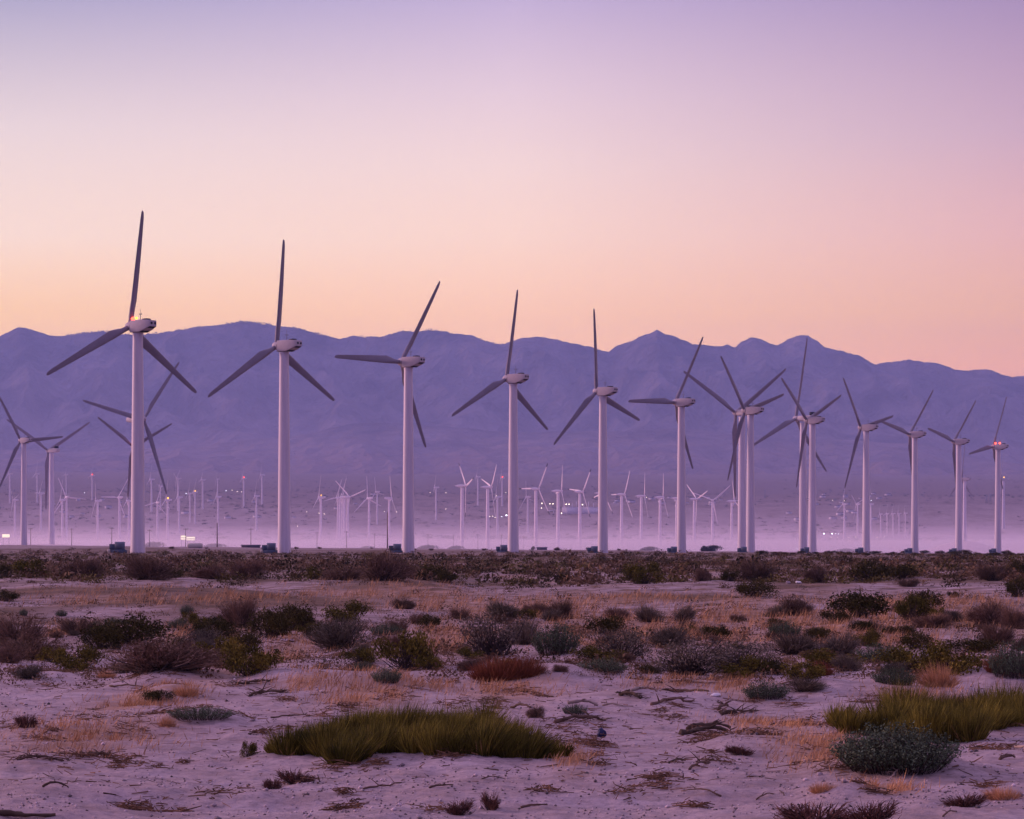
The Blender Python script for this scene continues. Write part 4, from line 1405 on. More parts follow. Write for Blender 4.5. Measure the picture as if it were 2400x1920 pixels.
SHRUBS = [
    # left third
    ('creo', 300, 150, 1448, 1514, 'nearly black rounded bush, largest dark one below the tallest turbine'),
    ('creo', 232, 92, 1470, 1522, 'nearly black lobed bush touching the largest dark one below the tallest turbine'),
    ('dry', 356, 265, 1500, 1579, 'widest mauve brown dry bush in front of the black bushes, left of the picture'),
    ('olive', 175, 104, 1517, 1575, 'dark olive bush with yellowish lights at the left foot of the widest mauve dry bush'),
    ('dry', 40, 120, 1446, 1520, 'tall brown dry bush at the left edge, upper of two'),
    ('dry', 60, 150, 1496, 1548, 'low dark brown dry bush at the left edge, lower of two'),
    ('creo', 497, 94, 1450, 1502, 'round dark green bush topping a stack left of the second tallest turbine'),
    ('sage', 478, 84, 1472, 1513, 'grey bush tucked under the round dark green bush, left of the second tallest turbine'),
    ('olive', 514, 112, 1497, 1562, 'olive green bush in the middle of the stack below the round dark green one'),
    ('olive', 590, 118, 1515, 1584, 'yellowish olive bush, lowest right of the stack under the second tallest turbine'),
    ('creo', 577, 74, 1485, 1527, 'small black bush wedged between the two olive bushes under the second tallest turbine'),
    ('dry', 180, 98, 1449, 1487, 'low pinkish dome of dry twigs on pale sand, left'),
    ('teal', 221, 30, 1455, 1474, 'tiny grey green plant right above the pinkish dry dome'),
    ('teal', 264, 38, 1447, 1467, 'tiny grey green plant on open sand above the largest black bush'),
    ('teal', 417, 42, 1450, 1474, 'small grey green plant on sand between the black bush and the round dark green bush'),
    ('teal', 437, 28, 1418, 1441, 'tiny dark green plant above the one between the black and the round green bush'),
    ('teal', 142, 26, 1429, 1446, 'tiny dark plant on pale sand left of the pinkish dome'),
    ('teal', 54, 18, 1427, 1444, 'tiny grey plant on pale sand near the left edge'),
    ('dry', 560, 82, 1405, 1472, 'thin brown twiggy bush above the stack, left of a dark brown bush'),
    ('creo', 630, 90, 1432, 1495, 'dark brown green bush right of the thin twiggy one, left half of a pair'),
    ('creo', 686, 84, 1420, 1478, 'dark bush with drooping right side, right half of a pair below the second tallest turbine'),
    ('olive', 65, 84, 1314, 1354, 'dark green bush at the front edge of the brush belt, left of the picture'),
    ('creo', 8, 34, 1325, 1352, 'black bush cut by the left edge in the brush belt'),
    ('dry', 190, 90, 1310, 1358, 'big reddish brown dry bush in the brush belt left of the tallest tower'),
    ('dry', 342, 106, 1306, 1360, 'big dark brown dry bush in the brush belt right under the tallest tower'),
    ('creo', 402, 44, 1333, 1355, 'small black bush right of the big dry one under the tallest tower'),
    ('dry', 500, 90, 1324, 1358, 'brown dry bush in the brush belt halfway between the two tallest towers'),
    ('dry', 578, 84, 1314, 1356, 'mauve brown dry bush in the brush belt left of the second tallest tower'),
    ('creo', 8, 60, 1384, 1410, 'flat black bush cut by the left edge above the dry bushes'),
    ('mix', 66, 66, 1560, 1594, 'small grey twiggy plant on sand at the lower left edge'),
    ('creo', 288, 58, 1557, 1579, 'low dark blue grey plant in front of the widest mauve dry bush'),
    ('straw', 245, 46, 1566, 1590, 'small orange dry tuft at the foot of the widest mauve dry bush'),
    # centre left
    ('olive', 806, 94, 1412, 1458, 'olive bush on top of a leaning group below the third front turbine'),
    ('mix', 795, 130, 1452, 1522, 'wide grey brown bush beneath the olive one, below the third front turbine'),
    ('creo', 745, 52, 1458, 1495, 'small dark bush at the left end of the wide grey brown bush'),
    ('teal', 905, 66, 1463, 1491, 'blue grey low bush right of the wide grey brown bush'),
    ('olive', 950, 132, 1486, 1572, 'large rounded olive bush left of the grey thicket in the middle'),
    ('olive', 842, 78, 1520, 1557, 'flat dark olive bush left of the large rounded olive one'),
    ('olive', 1008, 58, 1540, 1571, 'small bright olive bush at the right foot of the large rounded olive one'),
    ('teal', 853, 48, 1550, 1573, 'little grey green mound below the flat dark olive bush'),
    ('teal', 905, 64, 1565, 1603, 'spiky blue grey plant on sand below the large rounded olive bush'),
    ('mix', 1173, 84, 1412, 1452, 'grey leafy bush, upper one of the middle thicket'),
    ('sage', 1155, 136, 1446, 1541, 'biggest grey leafy bush of the middle thicket, left of centre'),
    ('mix', 1232, 66, 1455, 1512, 'grey twiggy bush at the right flank of the biggest grey middle bush'),
    ('rust', 1165, 120, 1538, 1597, 'rusty orange grass clump, left half, at the front of the middle thicket'),
    ('rust', 1225, 92, 1535, 1590, 'rusty orange grass clump, right half, at the front of the middle thicket'),
    ('dry', 895, 130, 1300, 1362, 'tallest dark brown dry bush in the brush belt, left of the third front tower'),
    ('creo', 993, 90, 1327, 1360, 'dark grey green bush right of the tallest brown one in the brush belt'),
    ('creo', 1047, 48, 1340, 1367, 'small round black bush at the right end of the dark brush belt group'),
    ('olive', 737, 32, 1330, 1358, 'small olive bush in the brush belt right of the second tallest tower'),
    ('dry', 800, 90, 1330, 1360, 'low pinkish grey dry bush in the brush belt, right of the small olive one'),
    ('dry', 1078, 46, 1425, 1450, 'small fan of brown twigs on open sand, left of the middle thicket'),
    ('dry', 975, 32, 1437, 1462, 'tiny fan of brown twigs on open sand, left of a similar larger fan'),
    ('dry', 940, 56, 1402, 1428, 'low dark brown dry plant on the pale bank below the fourth tower gap'),
    # centre right
    ('dry', 1262, 44, 1412, 1442, 'small grey brown dry bush, left of a larger one above the orange grass'),
    ('dry', 1313, 60, 1407, 1453, 'grey brown dry bush among orange grass just right of the middle thicket'),
    ('dry', 1440, 64, 1423, 1452, 'low arching brown dry bush among orange grass'),
    ('mix', 1525, 66, 1421, 1459, 'ragged dark grey bush, left one of two above the orange grass'),
    ('mix', 1603, 54, 1421, 1457, 'ragged dark grey bush, right one of two above the orange grass'),
    ('creo', 1417, 80, 1449, 1487, 'dark bush leaning right with orange grass in front'),
    ('creo', 1679, 64, 1467, 1498, 'neat round dark green bush alone on orange grass, right of the middle'),
    ('teal', 1305, 100, 1466, 1536, 'dome of blue grey leaves right of the rusty grass'),
    ('sage', 1460, 132, 1473, 1546, 'wide soft grey bush behind the low dark green cushion'),
    ('mix', 1575, 98, 1469, 1517, 'grey bush behind the widest grey thicket, right of the middle'),
    ('olive', 1408, 110, 1515, 1552, 'low dark green cushion bush at the front of the grey bushes'),
    ('sage', 1620, 170, 1502, 1584, 'widest grey thicket right of the middle, its left half'),
    ('sage', 1745, 150, 1500, 1580, 'widest grey thicket right of the middle, its right half'),
    ('olive', 1735, 118, 1540, 1590, 'orange olive bush growing out of the front of the widest grey thicket'),
    ('teal', 1415, 100, 1544, 1577, 'low grey green mat in front of the low dark green cushion'),
    ('creo', 1516, 34, 1556, 1580, 'small dark plant at the sand edge left of the widest grey thicket'),
    ('creo', 1318, 32, 1341, 1367, 'small upright dark green bush edging the brush belt, right of the central tower'),
    ('olive', 1508, 84, 1323, 1369, 'large olive bush at the edge of the brush belt between the fifth and sixth towers'),
    ('dry', 1643, 42, 1332, 1362, 'reddish dry bush in the brush belt right of the sixth tower'),
    ('creo', 1712, 40, 1337, 1363, 'dark green bush in the brush belt left of the seventh tower'),
    ('dry', 1775, 86, 1319, 1363, 'brown dry bush in the brush belt under the seventh tower'),
    ('creo', 1771, 82, 1361, 1400, 'dark brown bush standing in front of the brush belt under the seventh tower'),
    # right third
    ('creo', 2014, 130, 1391, 1448, 'large dark green bush on pale sand below the ninth tower'),
    ('creo', 1960, 66, 1431, 1462, 'low dark skirt of a bush at the left foot of the large dark green one'),
    ('olive', 2140, 82, 1401, 1457, 'rounded olive bush below the tenth tower'),
    ('creo', 2170, 74, 1387, 1434, 'black green bush right behind the rounded olive one'),
    ('dry', 2190, 90, 1439, 1473, 'brown dry bush at the right foot of the rounded olive one'),
    ('dry', 1858, 84, 1399, 1443, 'brown green twiggy bush left of the large dark green one'),
    ('creo', 1817, 42, 1449, 1472, 'small black bush above a rounded blue green bush'),
    ('teal', 1842, 66, 1457, 1498, 'rounded blue green bush on orange grass'),
    ('creo', 2020, 50, 1455, 1481, 'small black bush above an olive one, below the large dark green bush'),
    ('olive', 2035, 62, 1477, 1515, 'small dark olive bush right below a small black one'),
    ('creo', 2085, 36, 1468, 1487, 'small black tuft left of a similar one, right third of the picture'),
    ('creo', 2125, 38, 1466, 1490, 'small black bush right of a similar black tuft'),
    ('creo', 2150, 66, 1481, 1523, 'dark olive black bush below the two small black tufts'),
    ('mix', 1864, 122, 1486, 1537, 'wide dusty grey bush with a pale twig, right of the widest grey thicket'),
    ('mix', 1965, 106, 1486, 1541, 'dusty grey bush right beside the one with a pale twig'),
    ('teal', 2073, 110, 1510, 1554, 'smooth grey green mound on the crest of a small dune'),
    ('olive', 1960, 122, 1523, 1567, 'dark olive green bush in front of the dusty grey ones'),
    ('rust', 1925, 60, 1548, 1585, 'patch of rusty grass between two green bushes at the right'),
    ('olive', 1895, 96, 1552, 1594, 'fresh green bush on sand at the front of the right thicket'),
    ('olive', 2150, 140, 1520, 1580, 'broad dark green bush on the right, left half of a long row'),
    ('olive', 2240, 140, 1510, 1584, 'broad dark green bush on the right, right half of a long row'),
    ('creo', 2285, 116, 1499, 1530, 'black green bush behind the long green row at the right'),
    ('dry', 2340, 84, 1464, 1512, 'grey brown dry bush near the right edge behind the black green one'),
    ('teal', 2378, 96, 1510, 1592, 'pale blue green bush cut by the right edge'),
    ('teal', 2100, 90, 1567, 1607, 'spreading pale grey green plant on the side of a small dune'),
    ('rust', 2345, 60, 1530, 1580, 'orange dry grass clump left of the pale blue green bush at the right edge'),
    ('creo', 2386, 50, 1356, 1400, 'black green bush cut by the right edge below the brush belt'),
    ('dry', 2330, 100, 1410, 1468, 'twiggy mauve bush on orange grass near the right edge'),
    ('dry', 2380, 60, 1425, 1474, 'branchy dark dry bush at the right edge on orange grass'),
    ('creo', 2045, 96, 1318, 1363, 'dark olive bush in the brush belt under the ninth tower'),
    ('creo', 2120, 68, 1326, 1358, 'dark bush in the brush belt under the tenth tower'),
    ('dry', 1920, 60, 1327, 1366, 'round reddish mauve dry bush in the brush belt under the eighth tower'),
    ('dry', 2333, 74, 1325, 1361, 'pale brown dry bush in the brush belt under the last tower'),
    ('creo', 2386, 46, 1314, 1356, 'tall dark bush in the brush belt at the right edge'),
    ('creo', 2235, 26, 1386, 1401, 'little round dark bush alone on the pale bank at the right'),
    ('dry', 2130, 50, 1356, 1376, 'low dark dry plant on the stony bank under the tenth tower'),
    # near sand
    ('creo', 369, 66, 1617, 1647, 'small dark green cushion beside a dry orange tuft on the near sand'),
    ('straw', 435, 66, 1600, 1634, 'dry orange tuft beside a small dark green cushion on the near sand'),
    ('teal', 466, 134, 1655, 1697, 'low dark blue green cushion on its own sand heap, lower left'),
    ('straw', 392, 40, 1672, 1704, 'small pale dry tuft left of the low dark blue green cushion'),
    ('dead', 57, 56, 1674, 1708, 'dead rusty clump on sand at the far lower left'),
    ('olive', 583, 34, 1738, 1774, 'small lone green sprig left of the big rush clump'),
    ('teal', 1797, 94, 1596, 1641, 'soft blue green bush on sand, left of a grey twiggy one, right of the driftwood'),
    ('mix', 1890, 92, 1588, 1626, 'pale grey twiggy bush right of a soft blue green one'),
    ('teal', 1348, 52, 1649, 1676, 'small grey green plant behind the right end of the big rush clump'),
    ('dry', 1260, 44, 1652, 1684, 'small brown twiggy plant behind the right end of the big rush clump'),
    ('straw', 2206, 90, 1552, 1612, 'tall pale orange grass tuft above the right rush clump'),
    ('dead', 2265, 86, 1858, 1893, 'dead brown clump on sand at the lower right'),
    ('straw', 2357, 84, 1836, 1875, 'dry straw clump lying on sand at the lower right edge'),
    ('dead', 1075, 56, 1872, 1912, 'dead brown curled plant beside a short dark log at the bottom'),
    ('dead', 1150, 46, 1856, 1900, 'small dead branched plant left of the short dark log at the bottom'),
    ('dead', 1915, 180, 1884, 1945, 'wide dark red dead plant cut by the bottom edge'),
    ('dead', 2040, 110, 1878, 1940, 'pale twiggy dead plant at the bottom edge, right of the dark red one'),
    ('straw', 1927, 60, 1834, 1858, 'thin dry grass on a small sand crest at the lower right'),
    ('dead', 690, 70, 1802, 1838, 'tangled dead plant at the lower left foot of the big rush clump'),
    ('dead', 640, 46, 1825, 1850, 'small dead root clump on sand below the big rush clump'),
    ('dead', 1735, 56, 1745, 1772, 'brown brush pile on sand left of the blue green sage at the right'),
]
for row in SHRUBS:
    shrub(*row)

GAP = {'mix': 'small grey bush filling gaps in the midground scrub', 'dry': 'small brown dry bush filling gaps in the midground scrub', 'olive': 'small olive bush filling gaps in the midground scrub', 'creo': 'small black green bush filling gaps in the midground scrub'}
for k in range(96):
    kd = prng.choice(['mix', 'dry', 'dry', 'olive', 'creo', 'mix'])
    px, by = prng.uniform(-10, 2410), 1425 + 160 * prng.random() ** 0.8
    if px < 1100 and by > 1560:
        continue
    w = prng.uniform(26, 74) * (0.55 + 0.45 * (by - 1400) / 180)
    shrub(kd, px, w, by - w * prng.uniform(0.42, 0.66), by, GAP[kd], group='small bushes filling the midground scrub')
# dark bushes dotted along the skyline strip at the right, and hazy trees beyond
for k in range(34):
    px = 1790 + k * 18.2 + prng.uniform(-7, 7)
    by = 1298 + prng.uniform(-1.5, 5)
    w = prng.uniform(9, 26)
    shrub('creo', px, w, by - w * prng.uniform(0.28, 0.42), by, 'small dark bush dotted on the pale strip under the towers at the right', group='small bushes on the skyline strip')
for k in range(16):
    px = 330 + k * 88 + prng.uniform(-30, 30)
    w = prng.uniform(7, 17)
    x, d, z = hit(px, 1290 if px > 900 else 1286)
    by = HOR + (EYE - z) / d * F
    shrub('dry', px, w, by - w * 0.42, by + 0.3, 'small dark bush breaking the skyline between the front towers', group='small bushes along the skyline')
tfol, tst = proto_bush(40, 1800, 14, 0.09, 'farbush', 60)
for px, w, h, d, lab in ((362, 46, 11, 1650, 'hazy round tree just right of the tallest tower foot'), (505, 50, 8, 1650, 'hazy low tree between the two tallest towers, behind the pale tank'),
                         (862, 34, 5, 1750, 'hazy flat tree under the turbine with the long down-left blade'), (1005, 46, 8, 1600, 'long hazy hedge-like tree left of the slim dark-tipped turbine'),
                         (1070, 36, 7, 1600, 'small hazy tree at the foot of the first slim dark-tipped turbine'), (1524, 42, 8, 1500, 'hazy rounded tree between the fifth and sixth front towers'),
                         (1672, 44, 12, 1350, 'dark round tree on the skyline between the sixth and seventh towers'), (1650, 14, 11, 1345, 'small dark tree touching the left side of the dark round tree'),
                         (1250, 10, 7, 1400, 'small dark bush-like tree left of the slim turbine right of the central tower'), (1983, 60, 6, 1700, 'long faint misty tree mass between the eighth and ninth towers')):
    x = (px - 1200) / F * d
    z = gz(x, d)
    sk = 1279.5 + px / 2400 * 16
    hm = EYE + (HOR - sk + h) / F * d - z
    s = d / F
    r_ = thing('tree', lab, 'tree', (x, d, z - 0.2), 'trees in the mist beyond the turbines')
    r_.scale = (w / 2 * s * 1.1, w / 2 * s * 0.9, hm * 1.05)
    obj('crown', tfol, r_)
    obj('trunk', tst, r_)


# ------------------------------------------------------------------ the two big rush clumps in front
def rush_clump(name, label, tussocks, seed, lean=(0.10, 0.02)):
    """tussocks: (photo x, base row, height in m, radius in m, number of blades)"""
    rng = np.random.default_rng(seed)
    A0, A1, W = [], [], []
    for px, py, h0, rad, n in tussocks:
        x0, y0, _ = hit(px, py)
        h0 = h0 * rng.uniform(0.72, 1.22)
        rad = rad * rng.uniform(0.75, 1.15)
        ln = (lean[0] + rng.normal() * 0.10, lean[1] + rng.normal() * 0.08)
        a = rng.uniform(0, 6.283, n)
        r = np.sqrt(rng.uniform(0, 1, n))
        x = x0 + r * np.cos(a) * rad
        y = y0 + rad + r * np.sin(a) * rad
        z = ground(x, y)
        h = h0 * (0.40 + 0.70 * rng.uniform(0, 1, n) ** 0.8 + 0.25 * (rng.uniform(0, 1, n) < 0.06)) * (1 - 0.32 * r ** 2)
        P0 = np.stack([x, y, z - 0.02], 1)
        out = np.stack([np.cos(a) * r, np.sin(a) * r], 1) * (0.42 * h0)
        P1 = P0 + np.stack([out[:, 0] + h * (ln[0] + rng.normal(size=n) * 0.15), out[:, 1] + h * (ln[1] + rng.normal(size=n) * 0.15), h], 1)
        A0.append(P0)
        A1.append(P1)
        W.append(rng.uniform(0.006, 0.011, n))
    P0, P1, W = np.concatenate(A0), np.concatenate(A1), np.concatenate(W)
    n = len(P0)
    V, q4, q3 = ribbons(P0, P1, W, rng, np.stack([rng.normal(size=n) * 0.012 - 0.012, rng.normal(size=n) * 0.012, np.full(n, 0.02)], 1))
    c = Vector([float(v) for v in P0.mean(0)])
    V = V - np.array(c)
    r_ = thing(name, label, 'rush clump', c, 'green rush clumps on the near sand')
    obj('rush_blades', mesh_np('rush_blades', V, [q4, q3], M['rush']), r_)
    m2 = rng.integers(0, n, 500)
    P0b, P1b = P0[m2] - np.array(c), P1[m2] - np.array(c)
    P1b = P0b + (P1b - P0b) * rng.uniform(0.35, 0.8, (500, 1)) + rng.normal(size=(500, 3)) * 0.04
    Vb, qb4, qb3 = ribbons(P0b, P1b, 0.008, rng)
    tag(obj('dead_blades', mesh_np('dead_blades', Vb, [qb4, qb3], M['straw']), r_), kind='stuff')
    return r_


trg = random.Random(9)
T1_ = [(645, 1764, 0.24, 0.12, 420), (676, 1772, 0.34, 0.15, 620), (722, 1770, 0.40, 0.17, 700), (765, 1774, 0.42, 0.17, 700), (806, 1793, 0.40, 0.17, 800), (838, 1784, 0.40, 0.16, 600), (880, 1768, 0.40, 0.17, 650),
       (926, 1764, 0.38, 0.17, 600), (975, 1766, 0.36, 0.16, 520), (1030, 1768, 0.38, 0.17, 560), (1085, 1770, 0.40, 0.18, 640), (1140, 1774, 0.42, 0.18, 680), (1190, 1778, 0.42, 0.18, 700), (1240, 1780, 0.38, 0.17, 650),
       (1285, 1777, 0.30, 0.14, 480), (1318, 1774, 0.20, 0.11, 260), (700, 1752, 0.36, 0.2, 500)]
T1_ += [(px, 1745 - 14 * math.sin((px - 740) / 480 * math.pi) + trg.uniform(-6, 6), 0.44 + trg.uniform(-0.05, 0.05), 0.24, 620) for px in range(760, 1240, 46)]
T1_ += [(px, 1725 + trg.uniform(-6, 6), 0.40 + trg.uniform(-0.05, 0.05), 0.24, 520) for px in range(830, 1180, 50)]
rush_clump('rush_clump', 'longest green rush clump, spread across the middle of the near sand', T1_, 3, (0.12, 0.0))
T2_ = [(1972, 1706, 0.36, 0.14, 520), (2005, 1722, 0.40, 0.17, 700), (2042, 1722, 0.30, 0.15, 480), (2085, 1724, 0.40, 0.2, 700), (2130, 1736, 0.46, 0.2, 800), (2180, 1740, 0.48, 0.2, 800), (2232, 1742, 0.48, 0.2, 800), (2282, 1738, 0.46, 0.2, 800),
       (2330, 1712, 0.44, 0.2, 700), (2375, 1704, 0.42, 0.2, 700), (2425, 1702, 0.42, 0.2, 600), (2470, 1700, 0.42, 0.2, 500)]
T2_ += [(px, 1702 + trg.uniform(-7, 7), 0.50 + trg.uniform(-0.06, 0.05), 0.26, 640) for px in range(2090, 2480, 46)]
T2_ += [(px, 1676 + trg.uniform(-6, 6), 0.48 + trg.uniform(-0.06, 0.05), 0.28, 560) for px in range(2130, 2480, 50)]
rush_clump('rush_clump', 'green rush clump at the right edge, behind the blue green sage', T2_, 4, (0.05, 0.0))
# large sage in front of it
fol, st = proto_sage(50, 900, 'teal', 15, 0.045)
x, d, z = hit(2119, 1822)
r_ = thing('sagebrush', 'big dense blue green sage bush on a sand heap, lower right', 'bush', (x, d + 0.55, gz(x, d + 0.55) - 0.03), GRP['teal'])
r_.scale = (142 / F * d, 0.62, 106 / F * d)
obj('foliage', fol, r_)
obj('stems', st, r_)

# ------------------------------------------------------------------ dry grass, brush belt, litter, gravel: uncountable
rng = np.random.default_rng(77)
SV, SQ, ST, off = [], [], [], 0
for px, py_, rx, ry in STRAW:
    n = int(min(4600, 400 + rx * ry * 0.36))
    qx = px + rng.normal(size=n) * rx * 0.62
    qy = np.maximum(py_ + rng.normal(size=n) * ry * 0.62, 1300)
    kq = fbm(qx / 30, qy / 6, 93, 3) > -0.08
    qx, qy = qx[kq], qy[kq]
    n = len(qx)
    x0, d0, _ = hit(px, py_)
    corr = d0 / (F * EYE / (py_ - HOR))
    y = F * EYE / (qy - HOR) * corr
    x = (qx - 1200) / F * y
    z = ground(x, y)
    h = rng.uniform(0.06, 0.20, n) * np.clip(y / 45.0, 0.75, 1.9)
    P0 = np.stack([x, y, z - 0.01], 1)
    P1 = P0 + np.stack([h * (0.25 + 0.35 * rng.normal(size=n)), h * 0.35 * rng.normal(size=n), h], 1)
    V, q4, q3 = ribbons(P0, P1, 0.0038 + y * 0.00015, rng)
    SV.append(V)
    SQ.append(q4 + off)
    ST.append(q3 + off)
    off += len(V)
tag(obj('dry_grass', mesh_np('dry_grass', np.concatenate(SV), [np.concatenate(SQ), np.concatenate(ST)], M['straw'])), 'orange dry grass spread over the sand between the bushes', 'dry grass', kind='stuff')


def brush_stuff(name, label, mat, n, seed, ymin, ymax, sz, leaves=84, dens=None):
    rng = np.random.default_rng(seed)
    py = ymin + (ymax - ymin) * (rng.uniform(0, 1, n) ** (1.0 if ymin > 1340 else 1.25))
    px = rng.uniform(-60, 2460, n)
    # thin out to sand where there is less brush
    keep = fbm(px / 90.0, py / 9.0, seed, 3) > (-0.35 + 0.9 * sst(1345, 1374, py) * (ymin < 1340))
    px, py = px[keep], py[keep]
    n = len(px)
    y = F * EYE / (py - HOR) * 0.78
    x = (px - 1200) / F * y
    z = ground(x, y)
    r = rng.uniform(sz[0], sz[1], n) * (0.6 + 1.2 * rng.uniform(0, 1, n) ** 5)
    hh = r * rng.uniform(0.7, 1.1, n)
    k = np.repeat(np.arange(n), leaves)
    m = len(k)
    v = unit(rng.normal(size=(m, 3)))
    v[:, 2] = np.abs(v[:, 2])
    rad = rng.uniform(0.35, 1.0, (m, 1))
    P = np.stack([x, y, z], 1)[k] + v * rad * np.stack([r * 1.25, r, hh], 1)[k]
    a = unit(rng.normal(size=(m, 3)) + v * 0.5)
    b = unit(np.cross(a, rng.normal(size=(m, 3))))
    L = (r[k] * rng.uniform(0.12, 0.34, m))[:, None]
    V = np.stack([P - a * L * 0.5, P + b * L * 0.3, P + a * L * 0.5, P - b * L * 0.3], 1).reshape(-1, 3)
    return tag(obj(name, mesh_np(name, V, [np.arange(m * 4).reshape(m, 4)], M[mat])), label, 'brush', kind='stuff')


brush_stuff('dark_brush', 'belt of low dark brush in front of the turbines', 'brushdark', 1700, 101, 1301, 1372, (0.28, 0.80))
brush_stuff('brown_brush', 'brown dry brush mixed into the belt in front of the turbines', 'brushbrown', 2300, 102, 1299, 1376, (0.32, 0.86))
brush_stuff('olive_brush', 'olive brush mixed into the belt in front of the turbines', 'brusholive', 1100, 103, 1302, 1370, (0.28, 0.72))
brush_stuff('low_tufts', 'low dry tufts thinly covering the stony bank', 'brushbrown', 5200, 104, 1352, 1535, (0.05, 0.24), 34)
brush_stuff('dark_tufts', 'low dark tufts thinly covering the stony bank', 'brushdark', 1300, 105, 1352, 1525, (0.05, 0.22), 34)
brush_stuff('straw_tufts', 'low rusty tufts thinly covering the stony bank', 'tuft', 3000, 106, 1352, 1540, (0.04, 0.20), 34)

# twig litter
nc_ = 190
ccx = rng.uniform(-20, 2420, nc_)
ccy = np.concatenate([rng.uniform(1592, 1800, 120), rng.uniform(1440, 1600, 50), rng.uniform(1800, 1900, 20)])
csz = rng.uniform(14, 85, nc_) * (0.5 + 0.5 * rng.uniform(0, 1, nc_) ** 2)
kk = rng.choice(nc_, 15000, p=csz / csz.sum())
qx = ccx[kk] + rng.normal(size=15000) * csz[kk] * 0.55
qy = ccy[kk] + rng.normal(size=15000) * csz[kk] * 0.085
qx = np.concatenate([qx, rng.uniform(-20, 2420, 3200)])
qy = np.concatenate([qy, rng.uniform(1440, 1840, 3200)])
qy = np.clip(qy, 1400, 1915)
kp = (fbm(qx / 26, qy / 5, 92, 3) > -0.12)
qx, qy = qx[kp], qy[kp]
n = len(qx)
heap = np.concatenate([rng.uniform(0, 0.05, 15000) * (rng.uniform(0, 1, 15000) < 0.5), np.zeros(3200)])[kp]
y = F * EYE / (qy - HOR)
x = (qx - 1200) / F * y
L = (0.03 + 0.22 * rng.uniform(0, 1, n) ** 2.5) * np.clip(y / 40, 0.8, 2.5)
az = rng.normal(size=n) * 0.55 + (rng.uniform(0, 1, n) > 0.5) * math.pi
dx, dy = np.cos(az) * L, np.sin(az) * L
A = np.stack([x, y, ground(x, y) + 0.010 + heap], 1)
B = np.stack([x + dx, y + dy, ground(x + dx, y + dy) + 0.010 + heap * 0.6 + rng.uniform(0, 0.06, n) * (rng.uniform(0, 1, n) < 0.35)], 1)
w = rng.uniform(0.003, 0.010, n)[:, None] * np.clip(y / 40, 0.9, 1.8)[:, None]
s1 = unit(np.cross(B - A, np.array([0, 0, 1.0])))
s2 = np.array([[0, 0, 1.0]])
offs = [s1 * w, -s1 * w, s2 * w * 1.6]
V = np.stack([A + o for o in offs] + [B + o * 0.6 for o in offs], 1).reshape(-1, 3)
b0 = np.arange(n)[:, None] * 6
q = np.concatenate([b0 + np.array([[i, (i + 1) % 3, 3 + (i + 1) % 3, 3 + i]]) for i in range(3)])
tag(obj('twig_litter', mesh_np('twig_litter', V, [q], M['litter'])), 'dark broken twigs strewn over the near sand', 'twigs', kind='stuff')

# gravel
n = 9000
qy = rng.uniform(1590, 1925, n)
qx = rng.uniform(-20, 2420, n)
keep = (fbm(qx / 160, qy / 30, 95, 3) > -0.05) | (rng.uniform(0, 1, n) < 0.2)
qx, qy = qx[keep], qy[keep]
n = len(qx)
y = F * EYE / (qy - HOR)
x = (qx - 1200) / F * y
r = rng.uniform(0.006, 0.018, n) * np.where(rng.uniform(0, 1, n) < 0.05, 2.0, 1.0)
C = np.stack([x, y, ground(x, y) + r * 0.3], 1)
octa = np.array([[1, 0, 0], [0, 1, 0], [-1, 0, 0], [0, -1, 0], [0, 0, 0.75], [0, 0, -0.75]], float)
V = (C[:, None] + octa[None] * r[:, None, None] * rng.uniform(0.7, 1.3, (n, 6, 1))).reshape(-1, 3)
b0 = np.arange(n)[:, None] * 6
tr = np.concatenate([b0 + np.array([t]) for t in ([0, 1, 4], [1, 2, 4], [2, 3, 4], [3, 0, 4], [1, 0, 5], [2, 1, 5], [3, 2, 5], [0, 3, 5])])
tag(obj('gravel', mesh_np('gravel', V, [tr], M['stone'])), 'pale gravel lying in patches on the near sand', 'gravel', kind='stuff')


